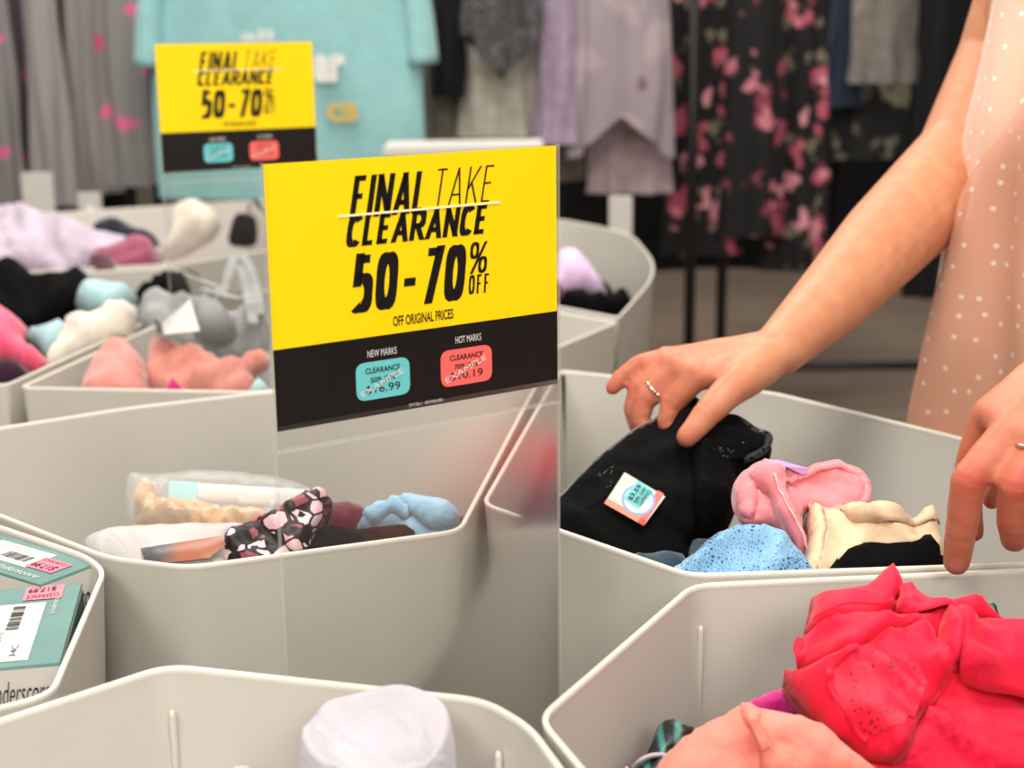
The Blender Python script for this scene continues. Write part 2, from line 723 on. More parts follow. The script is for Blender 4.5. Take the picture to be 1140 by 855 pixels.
M['black'] = fabric('black cloth', (7, 7, 8), .9, .0, var=.2, spec=.12)
M['black_lace'] = lace('black lace', (10, 10, 11), (22, 21, 22), 160, .30)
M['black_trim'] = fabric('black trim', (112, 108, 104), .6, .3)
M['pink'] = fabric('pink cloth', (232, 134, 140), .7, .3, var=.05)
M['pink_trim'] = fabric('pink trim', (255, 176, 178), .7, .2)
M['pink_lace'] = lace('pink lace', (246, 140, 148), (255, 180, 185), 130, .5)
M['cream'] = fabric('cream satin', (214, 186, 152), .5, .15, var=.04)
M['lilac_tag'] = plain('lilac label', (196, 150, 214), .6)
M['blue_lace'] = lace('blue lace', (72, 120, 160), (130, 176, 208), 320, .36)
M['blue'] = fabric('blue cloth', (88, 142, 184), .6, .3)
M['navy'] = fabric('navy cloth', (28, 50, 66), .7, .2)
M['ltblue'] = fabric('light blue cloth', (140, 188, 212), .6, .3)
M['red'] = fabric('coral red cloth', (226, 18, 56), .6, .1, var=.06)
M['red_lace'] = lace('coral red lace', (250, 30, 62), (255, 72, 100), 190, .36)
M['peach'] = fabric('peach cloth', (240, 132, 114), .65, .25, var=.04)
M['magenta'] = fabric('magenta cloth', (196, 20, 120), .6, .3)
M['plum'] = fabric('plum cloth', (52, 22, 42), .8, .2)
M['whitecloth'] = fabric('white cloth', (188, 182, 189), .75, .2, var=.02)
M['packet'] = fabric('white packet paper', (186, 180, 177), .5, .0, var=.03)
M['burg'] = fabric('burgundy cloth', (98, 36, 48), .7, .3)
M['mauve'] = fabric('mauve cloth', (150, 70, 96), .7, .3)
M['darkmauve'] = fabric('dark mauve cloth', (76, 34, 48), .7, .3)
M['aqua'] = fabric('pale aqua cloth', (166, 198, 202), .7, .3)
M['ivory'] = fabric('ivory cloth', (220, 210, 194), .8, .2)
M['hotpink'] = fabric('hot pink cloth', (255, 92, 124), .7, .3)
M['greybra'] = fabric('grey jersey', (150, 150, 149), .8, .2)
M['dusty'] = fabric('dusty pink cloth', (214, 140, 130), .6, .3)
M['dusty2'] = fabric('shiny dusty pink cloth', (194, 124, 110), .45, .3)
M['lilac'] = fabric('lilac cloth', (186, 172, 186), .8, .2)
M['lilac2'] = fabric('lilac pad cloth', (222, 188, 222), .7, .2)
M['darknavy'] = fabric('dark navy cloth', (36, 38, 50), .8, .2)
M['beige'] = fabric('beige hosiery', (200, 158, 108), .6, .3, var=.1)
M['card'] = plain('white card', (206, 201, 194), .5)
M['card_aqua'] = plain('aqua card', (150, 206, 204), .5)

# dark green shiny stripes
t = NT('dark green striped cloth')
wv = t.n('ShaderNodeTexWave'); wv.inputs['Scale'].default_value = 28; wv.inputs['Distortion'].default_value = 2.5
t.l(t.pos(), wv.inputs['Vector'])
t.l(t.ramp(wv.outputs[0], [(.35, (10, 24, 28)), (.6, (22, 62, 62)), (.9, (58, 124, 112))]), t.b.inputs['Base Color'])
t.b.inputs['Roughness'].default_value = .4
M['greenstripe'] = t.m
# pebble print cloth
t = NT('pebble print cloth')
v = t.n('ShaderNodeTexVoronoi'); v.inputs['Scale'].default_value = 62
mp = t.pos((1, 1.0, 1.6))
nzz = t.n('ShaderNodeTexNoise'); nzz.inputs['Scale'].default_value = 30
t.l(mp, v.inputs['Vector'])
e = t.n('ShaderNodeTexVoronoi', feature='DISTANCE_TO_EDGE'); e.inputs['Scale'].default_value = 62
t.l(mp, e.inputs['Vector'])
sepc = t.n('ShaderNodeSeparateColor')
t.l(v.outputs['Color'], sepc.inputs[0])
pal = t.ramp(sepc.outputs[0], [(0, (206, 160, 166)), (.16, (28, 16, 20)), (.34, (150, 72, 84)), (.5, (224, 44, 84)), (.62, (232, 190, 196)), (.78, (96, 48, 58)), (.9, (236, 214, 214))], 'CONSTANT')
mix = t.n('ShaderNodeMix', data_type='RGBA')
gt = t.n('ShaderNodeMath', operation='GREATER_THAN'); gt.inputs[1].default_value = .09
t.l(e.outputs['Distance'], gt.inputs[0]); t.l(gt.outputs[0], mix.inputs[0])
mix.inputs[6].default_value = lin((22, 12, 16)); t.l(pal, mix.inputs[7])
t.l(mix.outputs[2], t.b.inputs['Base Color'])
t.b.inputs['Roughness'].default_value = .5
M['pebble'] = t.m


# ------------------------------------------------------------------ room shell
t = NT('carpet')
nz = t.n('ShaderNodeTexNoise'); nz.inputs['Scale'].default_value = 1.3; nz.inputs['Detail'].default_value = 8
t.l(t.pos(), nz.inputs['Vector'])
t.l(t.ramp(nz.outputs[0], [(.3, (104, 88, 76)), (.7, (140, 122, 106))]), t.b.inputs['Base Color'])
t.b.inputs['Roughness'].default_value = .95
n2 = t.n('ShaderNodeTexNoise'); n2.inputs['Scale'].default_value = 240
t.l(t.pos(), n2.inputs['Vector']); t.bump(n2.outputs[0], .5, .004)
o = box('floor', (-6, -4, -.1), (6, 9, 0), t.m); o['kind'] = 'structure'
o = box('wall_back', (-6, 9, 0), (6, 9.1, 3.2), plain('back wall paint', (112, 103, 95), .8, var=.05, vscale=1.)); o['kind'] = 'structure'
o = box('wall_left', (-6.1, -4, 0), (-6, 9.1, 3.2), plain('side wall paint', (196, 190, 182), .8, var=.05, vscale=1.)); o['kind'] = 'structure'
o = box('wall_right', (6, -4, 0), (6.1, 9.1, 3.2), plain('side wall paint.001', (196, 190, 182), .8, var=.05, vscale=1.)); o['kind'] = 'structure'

# ------------------------------------------------------------------ bins
NEAR = 'dump bins of the near display'
FAR = 'dump bins of the far display'


def V2(p): return Vector((p[0], p[1]))


def make_bin(label, plan, group, rad=.018, depth=.40, taper=.025, ribs=(), th=.0034):
    pl = round_poly(plan, rad)
    area = sum(pl[i].x * pl[i - 1].y - pl[i - 1].x * pl[i].y for i in range(len(pl)))
    if area > 0: pl = pl[::-1]
    # counter-clockwise
    c = sum((p for p in pl), Vector((0, 0))) / len(pl)

    def lp(off, z):
        k = (RIM - z) / depth
        q = offset_poly(pl, off - taper * k)
        return [Vector((p.x, p.y, z)) for p in q]
    bm = bmesh.new()
    zb = RIM - depth
    loops_mesh(bm, [lp(-.01, zb), lp(0, zb), lp(0, zb + .02), lp(0, RIM - .18), lp(0, RIM - .005)], False)
    vs = loops_mesh(bm, [lp(-th, RIM - .005), lp(-th, RIM - .18), lp(-th, zb + .006)], True)
    b = from_bm('clothing_bin', bm, M['bin'])
    tag(b, label, 'bin', group)
    bm = bmesh.new()
    loops_mesh(bm, [lp(0, RIM - .005), lp(.0003, RIM - .0035), lp(.0003, RIM - .0006), lp(-.0005, RIM), lp(-th + .0005, RIM), lp(-th - .0003, RIM - .0006), lp(-th - .0003, RIM - .0035), lp(-th, RIM - .005)], False)
    from_bm('rim', bm, M['rim'], b)
    for (x, y, z0) in ribs:   # moulded ribs inside the wall
        tube('rib', [Vector((x, y, z0)), Vector((x, y, z0 - .004)), Vector((x, y, zb + .05))], [.0012, .0024, .0028], M['bin'], b, 8)
    return b


def xy(x, y, z=RIM):
    p = P(x, y, z)
    return (p.x, p.y)


cA = [xy(118, 620), xy(209, 631), xy(514, 590), xy(531, 557), (.040, 1.715), xy(290, 436), xy(150, 452), xy(0, 475), (-.66, 1.385)]
cB = [xy(536, 560), xy(768, 640), (.30, 1.042), (.63, 1.075), (.575, 1.16), xy(1070, 486), xy(862, 436), xy(622, 411)]
p1, p2 = xy(770, 649), xy(1140, 632)
cB[2] = (xy(1140, 627)[0], xy(1140, 627)[1]); 
cB[3] = (.62, cB[2][1] + .018)
cD = [xy(597, 798), p1, p2, (.635, p2[1] + .016), (.66, .85), (.50, .52), (.17, .36)]
cC = [xy(186, 738), xy(540, 776), xy(592, 806), (.148, .36), (-.1, .26), (-.40, .34), (-.60, .55)]
cE = [xy(60, 772), xy(118.5, 634), xy(98, 617), xy(0, 584), (-.69, 1.355), (-.82, 1.05), (-.66, .60)]
R = [.02] * 12
pr = P(183, 783, RIM - .045); pr2 = P(555, 820, RIM - .045)
binA = make_bin('grey plastic bin of bagged hosiery and print cloth behind the clear sign stand', cA, NEAR)
binB = make_bin('grey plastic bin the woman reaches into, holding black and pink underwear', cB, NEAR)
binC = make_bin('grey plastic bin with a white garment at the bottom edge of the picture', cC, NEAR,
                ribs=[(*(V2(cC[0]) + Vector((.004, -.012))), RIM - .028), (*(V2(cC[1]) + Vector((.008, -.024))), RIM - .024)])
binD = make_bin('grey plastic bin heaped with bright red and peach underwear', cD, NEAR,
                ribs=[(*(V2(cD[1]) + Vector((.006, -.010))), RIM - .030)])
binE = make_bin('grey plastic bin holding two green and white boxes', cE, NEAR)

# far display
fF = [xy(20, 431), xy(290, 436), xy(622, 386), xy(689, 358), (-.16, 2.33), (-.45, 2.31)]
fG = [(xy(690, 355)[0], xy(690, 355)[1] + .01), xy(737, 300), xy(702, 258), xy(620, 243), (-.20, 2.78), (-.13, 2.36)]
fI = [(xy(16, 428)[0] - .008, xy(16, 428)[1]), (-1.25, 1.80), (-1.55, 2.3), (-.60, 2.56), (-.47, 2.34)]
fJ = [(-1.54, 2.36), (-1.6, 3.0), xy(50, 237), (-.64, 3.60), (-.42, 2.80), (-.59, 2.60)]
fK = [(-.62, 3.61), xy(290, 222), (.085, xy(620, 243)[1] + .02), (-.22, 2.80), (-.40, 2.81)]
make_bin('grey plastic bin of dusty pink and grey bras, just behind the sharp sign', fF, FAR, .015, .4)
make_bin('grey plastic bin with a curved outer wall, holding a lilac pad and black cloth', fG, FAR, [.02, .22, .22, .05, .02, .02], .4)
make_bin('grey plastic bin heaped with black, hot pink and ivory clothes', fI, FAR, .015, .4)
make_bin('grey plastic bin at the back of the far display, under a lavender garment', fJ, FAR, .015, .4)
make_bin('grey plastic bin at the back of the far display, with a white cup standing up', fK, FAR, .015, .4)


def make_base(name, label, pts):
    pl = round_poly(pts, .03)
    bm = bmesh.new()
    L = lambda z, d: [Vector((p.x, p.y, z)) for p in offset_poly(pl, d)]
    loops_mesh(bm, [L(0.0, -.06), L(.06, -.06), L(.06, 0), L(.497, 0)], True)
    o = from_bm(name, bm, M['base'], None, False)
    return tag(o, label, 'display stand')


def ring(c, r, n=5, a0=.0):
    return [(c[0] + r * math.cos(a0 + 2 * math.pi * k / n), c[1] + r * math.sin(a0 + 2 * math.pi * k / n)) for k in range(n)]


make_base('display_base', 'dark five sided base under the near ring of grey bins', ring((-.08, .98), .60, 5, math.radians(4)))
make_base('display_base', 'dark five sided base under the far ring of grey bins', ring((-.5, 2.55), .74, 5, math.radians(-35)))


# low heaps of clothing inside the bins (nobody could count them)
def heap(label, plan, z, mat, seed, amp=.02, shrink=.035):
    pl = round_poly(plan, .02, 4)
    area = sum(pl[i].x * pl[i - 1].y - pl[i - 1].x * pl[i].y for i in range(len(pl)))
    if area > 0: pl = pl[::-1]
    q = offset_poly(pl, -shrink)
    poly = np.array([p[:] for p in q])
    lo, hi = poly.min(0), poly.max(0)
    st = .018
    gx, gy = np.meshgrid(np.arange(lo[0], hi[0], st), np.arange(lo[1], hi[1], st))
    g = np.stack([gx.ravel(), gy.ravel()], 1)
    c = Cloth.__new__(Cloth); c.poly = poly
    g = g[c.inside(g)]
    g = g[c.dist(g) > st * .5]
    n = len(poly)
    res = delaunay_2d_cdt([Vector(p) for p in poly] + [Vector(p) for p in g], [(i, (i + 1) % n) for i in range(n)], [list(range(n))], 1, 1e-7)
    v2 = np.array([p[:] for p in res[0]])
    dd = c.dist(v2)
    v = []
    for (x, y), d in zip(v2, dd):
        v.append((x, y, z + amp * (fbm(x * 14, y * 14, seed) + .5 * fbm(x * 30, y * 30, seed)) - .03 * max(0, 1 - d / .03)))
    o = from_py('clothing_heap', v, [list(f) for f in res[2]], mat)
    bm = bmesh.new(); bm.from_mesh(o.data)
    geo = bmesh.ops.extrude_face_region(bm, geom=bm.faces[:])
    for e in geo['geom']:
        if isinstance(e, bmesh.types.BMVert): e.co.z = RIM - .385
    bmesh.ops.recalc_face_normals(bm, faces=bm.faces[:])
    bm.to_mesh(o.data); bm.free()
    for p in o.data.polygons: p.use_smooth = True
    return tag(o, label, 'clothes', None, 'stuff')


heap('dark clothes deep in the bin behind the clear sign', cA, RIM - .155, M['darknavy'], 1.)
heap('dark clothes deep in the bin with the black and pink underwear', cB, RIM - .16, M['navy'], 2.)
heap('plum clothes deep in the bin of red underwear', cD, RIM - .105, M['plum'], 3., .015)
heap('pale clothes deep in the bin with the white garment', cC, RIM - .25, M['whitecloth'], 4.)
heap('grey clothes deep in the bin of dusty pink bras', fF, RIM - .10, M['greybra'], 5.)
heap('dark clothes deep in the bin with the lilac pad', fG, RIM - .09, M['black'], 6.)
heap('dark clothes deep in the bin of black and hot pink clothes', fI, RIM - .09, M['black'], 7.)
heap('lavender clothes deep in the rearmost bin', fJ, RIM - .15, M['lilac'], 8.)
heap('grey clothes under the white cup', fK, RIM - .10, M['darknavy'], 9.)

# ------------------------------------------------------------------ signs
SW, SH = .2237, .173


def make_sign(label, tl, th, foot_z, detail):
    c, s = math.cos(th), math.sin(th)
    ux, n = Vector((c, s, 0)), Vector((s, -c, 0))
    up = Vector((0, 0, 1))
    root = empty('sign_holder', tuple(tl + ux * SW / 2 + Vector((0, 0, foot_z - tl.z))))
    tag(root, label, 'sign', 'yellow clearance signs')
    inv = Matrix.Translation(-root.location)

    def W(u, v, d=0.): return tl + ux * u - up * v + n * d
    def fix(o):
        o.data.transform(inv); return o

    def slab(name, u0, v0, u1, v1, d0, d1, mat, parent=root, r=0.):
        bm = bmesh.new()
        if r:
            pl = round_poly([(u0, v0), (u1, v0), (u1, v1), (u0, v1)], r)
            loops_mesh(bm, [[W(p.x, p.y, d) for p in pl] for d in (d0, d1)], True)
        else:
            a = [W(u, v, d) for d in (d0, d1) for (u, v) in ((u0, v0), (u1, v0), (u1, v1), (u0, v1))]
            vs = [bm.verts.new(p) for p in a]
            for f in ((0, 1, 2, 3), (7, 6, 5, 4), (0, 4, 5, 1), (1, 5, 6, 2), (2, 6, 7, 3), (3, 7, 4, 0)):
                bm.faces.new([vs[i] for i in f])
        return fix(from_bm(name, bm, mat, parent, False))
    H = tl.z - foot_z
    # clear sheet from top to foot (one face, so that it reads as thin acrylic), its polished edges and the front pocket
    sheet = fix(from_py('acrylic_panel', [W(-.001, -.001, 0), W(SW + .002, -.001, 0), W(SW + .002, H, 0), W(-.001, H, 0)], [(0, 1, 2, 3)], M['acrylic'], root, False))
    for u in (-.0016, SW + .0016):
        slab('acrylic_edge', u - .0008, SH + .002, u + .0008, H, -.0012, .0012, M['acrylic_edge'])
    slab('acrylic_edge', -.002, SH + .0125, SW + .002, SH + .0145, .0005, .004, M['acrylic_edge'])
    fix(from_py('pocket_front', [W(-.001, SH - .004, .0034), W(SW + .002, SH - .004, .0034), W(SW + .002, SH + .013, .0034), W(-.001, SH + .013, .0034)], [(0, 1, 2, 3)], M['acrylic'], root, False))
    for u in (-.0012, SW + .0012):
        slab('acrylic_edge', u - .0004, -.001, u + .0004, SH + .013, -.0004, .0036, M['acrylic_edge'])
    # foot plate
    slab('foot', -.002, H - .004, SW + .002, H, -.05, .05, M['acrylic_edge'])
    paper = slab('sign_sheet', 0, 0, SW, SH, .0008, .0014, M['yellow'])
    vb = SH * .686
    blk = slab('black_band', 0, vb, SW, SH, .0014, .0017, M['ink'], paper)

    def T(name, txt, u0, v1, u1, v0, mat, shear=0., weight=0., d=.0016, par=paper, rot=0., sp=1., sw=0., gap=.1):
        """v1 is the baseline, v0 the cap height"""
        b = W(u0, v1, d); r_ = W(u1, v1, d); tp = W(u0, v0, d)
        if rot:
            cR, sR = math.cos(rot), math.sin(rot)
            w_, h_ = u1 - u0, v1 - v0
            r_ = W(u0 + w_ * cR, v1 - w_ * sR, d); tp = W(u0 - h_ * sR, v1 - h_ * cR, d)
        if sw:
            return fix(stroke_text(name, txt, b, r_, tp, n, mat, par, shear, sw, None, gap))
        o = text_fit(name, txt, b, r_, tp, n, mat, par, shear, weight, .0, sp)
        return fix(o)
    # positions on the sheet, as fractions of its size
    F = lambda a, b: (a * SW, b * SH)

    def TF(name, txt, a0, b1, a1, b0, *k, **kw):
        T(name, txt, a0 * SW, b1 * SH, a1 * SW, b0 * SH, *k, **kw)
    TF('headline_lettering', 'FINAL', .260, .224, .538, .064, M['ink'], shear=.2, sw=.15, gap=.055)
    TF('headline_lettering', 'TAKE', .541, .204, .770, .060, M['ink'], shear=.2, sw=.055, gap=.14)
    TF('headline_lettering', 'CLEARANCE', .243, .330, .748, .212, M['ink'], shear=.2, sw=.19, gap=.06)
    slab('headline_line', .225 * SW, .2065 * SH, .785 * SW, .2145 * SH, .0016, .0020, M['cream_line'], paper)
    TF('discount_lettering', '50-70', .252, .585, .664, .365, M['ink'], shear=.12, sw=.17, gap=.05)
    TF('discount_lettering', '%', .665, .487, .742, .361, M['ink'], shear=.12, sw=.10)
    TF('discount_lettering', 'OFF', .663, .569, .744, .492, M['ink'], shear=.08, sw=.12, gap=.13)
    TF('small_lettering', 'OFF ORIGINAL PRICES', .395, .658, .607, .617, M['ink'], weight=.018)
    TF('small_lettering', 'NEW MARKS', .303, .766, .403, .738, M['white'], d=.002, par=blk)
    TF('small_lettering', 'HOT MARKS', .612, .762, .706, .733, M['white'], d=.002, par=blk)
    TF('small_lettering', 'SM1706-1  4X07000-856', .440, .990, .561, .977, M['white'], d=.002, par=blk)
    for (a0, a1, mt, off, price) in ((.262, .446, 'teal_s', '50% OFF', '$16.99'), (.557, .745, 'coral_s', '70% OFF', '$10.19')):
        b0, b1 = .785, .935
        st = slab('price_sticker', a0 * SW, b0 * SH, a1 * SW, b1 * SH, .0017, .0020, M[mt], paper, .007)
        st['label'] = 'teal new marks sticker' if mt == 'teal_s' else 'coral hot marks sticker'
        w_ = a1 - a0
        q = lambda f: b0 + f * (b1 - b0)
        if detail:
            TF('sticker_lettering', 'CLEARANCE', a0 + w_ * .17, q(.30), a0 + w_ * .82, q(.15), M['ink'], d=.0022, par=st, weight=.018)
            TF('sticker_lettering', off, a0 + w_ * .26, q(.55), a0 + w_ * .74, q(.41), M['ink'], d=.0022, par=st, weight=.018)
            TF('sticker_lettering', price, a0 + w_ * .17, q(.86), a0 + w_ * .81, q(.62), M['ink'], d=.0022, par=st)
        T('sticker_lettering', 'EXAMPLE', (a0 + w_ * .10) * SW, q(.90) * SH, (a0 + w_ * .95) * SW, q(.74) * SH, M['white'], d=.0025, par=st, rot=math.radians(22), weight=0.)
    return root


def frac_dbg(tl, th):
    c, s = math.cos(th), math.sin(th)
    n = Vector((s, -c, 0)); ux = Vector((c, s, 0))
    return lambda x, y: ((PPL(x, y, tl, n) - tl).dot(ux) / SW, -(PPL(x, y, tl, n) - tl).z / SH)


K = .173
tl1 = Vector((-.891 * K, 5.293 * K, CAMZ - .458 * K))
sign1 = make_sign('yellow and black clearance sign in sharp focus on a tall clear stand', tl1, .584, .50, True)
tl2 = Vector((-2.759 * K, 11.671 * K, CAMZ - .069 * K))
sign2 = make_sign('blurred yellow and black clearance sign standing in the far bins, by the teal shirt', tl2, .474, .52, True)



# ------------------------------------------------------------------ clothes in the near bins
def D(z, dz=0.): return RIM + z


# --- bin A: bagged hosiery, packet, print cloth
bagc = Cloth([(140, 530), (175, 527), (240, 522), (345, 540), (352, 592), (300, 600), (210, 600), (146, 590)], RIM - .022, g=1.1, bulge=.022, w=.03, drop=.006, fold=.003, ff=40, within=cA, seed=2.2, step=.005)
bag = empty('hosiery_bag', tuple(bagc.p0)); tag(bag, 'clear plastic bag of beige hosiery with an aqua topped card', 'bag')


def under(o, par):
    o.parent = par
    o.matrix_parent_inverse = Matrix.Translation(-par.location)
    return o


under(bagc.make('clear_film', M['bag'], None, 0), bag)
c = Cloth([(148, 545), (160, 533), (172, 535), (178, 552), (196, 551), (250, 562), (300, 569), (305, 596), (230, 604), (160, 600), (148, 580)], RIM - .029, g=1.1, bulge=.02, w=.022, fold=.018, ff=55, ang=1.0, within=cA, seed=5.1, step=.004)
under(c.make('folded_hosiery', M['beige']), bag)
c = Cloth([(189, 536), (345, 545), (345, 562), (300, 565), (188, 556)], RIM - .020, g=1.3, bulge=.002, w=.01, drop=0, fold=0, smooth=False, step=.006)
pc = c.make('header_card', M['card']); under(pc, bag)
n = c.n
q = Cloth([(189, 536), (221, 538), (219, 558), (188, 556)], RIM - .020, g=1.3, gx=0, bulge=.0015, w=.01, drop=0, fold=0, smooth=False, anchor=(273, 553))
for i in range(len(q.verts)): q.verts[i] = q.verts[i] + q.n * .0022
q = q.make('card_top', M['card_aqua'], None, 0); q.parent = pc

pk, o = garment('white_packet', 'long white paper packet lying against the front wall of the bin', 'packet',
                [(88, 606), (118, 589), (205, 583), (262, 582), (300, 590), (258, 612), (250, 640), (180, 650), (110, 632)], RIM - .022, M['packet'],
                g=.45, bulge=.016, w=.03, fold=.003, ff=30, within=cA, seed=8.2, step=.005)
ph = Cloth([(160, 625), (205, 618), (250, 611), (254, 621), (236, 636), (166, 644)], RIM - .022, g=.45, bulge=.002, w=.008, drop=0, fold=0, anchor=(192, 610), smooth=False)
for i, v in enumerate(ph.verts):
    ph.verts[i] = v + ph.n * .0155
t = NT('printed packet photo')
nz = t.n('ShaderNodeSeparateXYZ'); t.l(t.pos(), nz.inputs[0])
t.l(t.ramp(nz.outputs[0], [(0, (64, 60, 62)), (1, (150, 84, 54))]), t.b.inputs['Base Color'])
# skin tone on one half, grey on the other, along the strip
mr = t.n('ShaderNodeMapRange'); mr.inputs[1].default_value = ph.p0.x - .002; mr.inputs[2].default_value = ph.p0.x + .014
t.l(nz.outputs[0], mr.inputs[0])
t.l(mr.outputs[0], t.b.inputs['Base Color'].links[0].from_node.inputs[0])
t.b.inputs['Roughness'].default_value = .35
pp = ph.make('printed_photo', t.m, None, 0); pp.parent = o

garment('pebble_print_garment', 'maroon, pink and black pebble print garment crumpled by the clear stand', 'clothing',
        [(246, 612), (262, 585), (300, 573), (322, 556), (352, 546), (368, 552), (366, 572), (352, 600), (350, 630), (300, 640), (248, 640)], RIM - .016, M['pebble'],
        g=.9, bulge=.02, w=.028, fold=.012, ff=34, ang=.6, within=cA, seed=3.3, step=.0045,
        ridges=[([(256, 605), (300, 590), (330, 572), (356, 552)], .008, .010), ([(330, 620), (352, 585), (362, 560)], .006, .008)])
garment('burgundy_garment', 'burgundy satin garment folded behind the pebble print garment', 'clothing',
        [(350, 575), (366, 558), (392, 556), (410, 565), (406, 585), (388, 600), (352, 600)], RIM - .026, M['burg'],
        g=.9, bulge=.012, w=.02, fold=.006, ff=30, ang=.5, within=cA, seed=6.3)
garment('black_garment', 'black folded garment beside the light blue one behind the clear sign', 'clothing',
        [(345, 596), (362, 583), (402, 586), (452, 579), (462, 588), (458, 606), (400, 622), (348, 628)], RIM - .014, M['black'],
        g=.5, bulge=.008, w=.02, fold=.004, ff=22, ang=.2, within=cA, seed=9.3)
c, o = garment('light_blue_garment', 'light blue satin garment bundled in the corner of the bin behind the sign', 'clothing',
        [(396, 582), (412, 566), (440, 559), (470, 559), (500, 563), (512, 575), (508, 590), (480, 600), (450, 600), (438, 586), (416, 588)], RIM - .012, M['ltblue'],
        g=.7, bulge=.012, w=.020, fold=.004, ff=44, ang=2.4, within=cA, seed=12.1, step=.004,
        ridges=[([(404, 578), (440, 564), (470, 572), (490, 588)], .006, .004), ([(440, 562), (480, 563), (506, 574)], .006, .003)])

layer(c, o, 'fold', [(438, 566), (468, 559), (500, 563), (512, 575), (504, 590), (478, 595), (456, 582)], M['ltblue'], .006, fold=.002, bulge=.004)
layer(c, o, 'fold', [(404, 578), (420, 566), (446, 562), (462, 576), (452, 586), (436, 578), (418, 586)], M['ltblue'], .004, fold=.002, bulge=.004)

# --- bin B: black panties held by the woman, pink, blue lace, cream, black
pb, o = garment('black_panties', 'black panties with a white and coral price tag, lifted by the woman', 'underwear',
        [(594, 576), (624, 548), (660, 512), (700, 480), (738, 458), (762, 440), (778, 438), (788, 456), (790, 478), (815, 474), (838, 487), (857, 492), (855, 512), (822, 528), (822, 556), (806, 590), (772, 600), (764, 628), (730, 652), (690, 640), (650, 618), (610, 598)],
        RIM + .002, M['black'], g=.85, bulge=.018, w=.05, fold=.010, ff=15, ang=.9, within=cB, seed=4.4, step=.006, drop=.008,
        ridges=[([(760, 470), (750, 520), (740, 580)], .014, .008), ([(800, 490), (780, 530), (770, 590)], .012, .008), ([(640, 560), (700, 520), (740, 480)], .012, -.006)])
ed = [pb.at(x, y, .0016) for x, y in catmull([(599, 577), (626, 551), (662, 515), (701, 484), (739, 461), (761, 446)], 14)]
picot('picot_trim', ed, M['black_trim'], o, .0013, .0040)
layer(pb, o, 'back_panel', [(770, 470), (790, 480), (815, 474), (838, 487), (857, 492), (855, 512), (822, 528), (822, 556), (806, 590), (776, 596), (768, 540)], M['black'], .010, fold=.010)
# lace insets: specks of open work
lc = Cloth([(640, 552), (668, 528), (690, 530), (684, 552), (660, 572), (646, 570)], RIM + .002, g=.85, bulge=0, drop=0, fold=0, anchor=tuple(np.mean(np.array([(594, 576), (624, 548), (660, 512), (700, 480), (738, 458), (762, 440), (778, 438), (788, 456), (790, 478), (815, 474), (838, 487), (857, 492), (855, 512), (822, 528), (822, 556), (806, 590), (772, 600), (764, 628), (730, 652), (690, 640), (650, 618), (610, 598)], float), 0)))
hh = pb.height(lc.v2)
lc.verts = [lc.p0 + lc.e1 * a + lc.e2 * b + lc.n * (h + .0007) for (a, b), h in zip(lc.v2, hh)]
t = NT('black open lace')
v = t.n('ShaderNodeTexVoronoi'); v.inputs['Scale'].default_value = 420
t.l(t.pos(), v.inputs['Vector'])
nz = t.n('ShaderNodeTexNoise'); nz.inputs['Scale'].default_value = 45
t.l(t.pos(), nz.inputs['Vector'])
a_ = t.n('ShaderNodeMath', operation='MULTIPLY'); lt = t.n('ShaderNodeMath', operation='LESS_THAN'); lt.inputs[1].default_value = .22
g_ = t.n('ShaderNodeMath', operation='GREATER_THAN'); g_.inputs[1].default_value = .52
t.l(v.outputs['Distance'], lt.inputs[0]); t.l(nz.outputs[0], g_.inputs[0])
t.l(lt.outputs[0], a_.inputs[0]); t.l(g_.outputs[0], a_.inputs[1])
t.l(t.ramp(a_.outputs[0], [(.4, (7, 7, 8)), (.6, (128, 124, 120))]), t.b.inputs['Base Color'])
t.b.inputs['Roughness'].default_value = .9; t.b.inputs['Specular IOR Level'].default_value = .12
M['openlace'] = t.m
lace_o = lc.make('lace_inset', M['openlace'], o, 0)
c2 = [(780, 512), (804, 500), (832, 498), (826, 520), (792, 528)]
lc2 = Cloth(c2, RIM + .002, g=.85, bulge=0, drop=0, fold=0, anchor=tuple(np.mean(np.array([(594, 576), (624, 548), (660, 512), (700, 480), (738, 458), (762, 440), (778, 438), (788, 456), (790, 478), (815, 474), (838, 487), (857, 492), (855, 512), (822, 528), (822, 556), (806, 590), (772, 600), (764, 628), (730, 652), (690, 640), (650, 618), (610, 598)], float), 0)))
hh = pb.height(lc2.v2)
lc2.verts = [lc2.p0 + lc2.e1 * a + lc2.e2 * b + lc2.n * (h + .0190) for (a, b), h in zip(lc2.v2, hh)]
lc2.make('lace_inset', M['openlace'], o, 0)
# gathered lace edge at its far side
tube('gathered_edge', [Vector(p) for p in catmull([pb.at(x, y, .013)[:] for x, y in [(792, 482), (815, 478), (838, 490), (853, 498), (846, 512), (826, 520)]], 6)], .004, M['black_lace'], o, 8)

# price tag on the black panties
tagq = [(672, 574), (695, 543), (738, 573), (716, 601)]
tp = [pb.at(x, y, .004) for x, y in tagq]
tn = (tp[2] - tp[0]).cross(tp[3] - tp[1]).normalized()
if tn.dot(CAM - tp[0]) < 0: tn = -tn
cen = sum((p for p in tp), Vector()) / 4
tp = [p - tn * (p - cen).dot(tn) + tn * .004 for p in tp]


def quad_obj(name, q, n_, mat, parent, th=.0006):
    bm = bmesh.new()
    a = [bm.verts.new(p) for p in q] + [bm.verts.new(p - n_ * th) for p in q]
    for f in ((0, 1, 2, 3), (7, 6, 5, 4), (0, 4, 5, 1), (1, 5, 6, 2), (2, 6, 7, 3), (3, 7, 4, 0)):
        bm.faces.new([a[i] for i in f])
    return from_bm(name, bm, mat, parent, False)


ptag = quad_obj('price_tag', tp, tn, M['card'], o)
ptag['label'] = 'white price tag with coral corners and a teal clearance sticker'
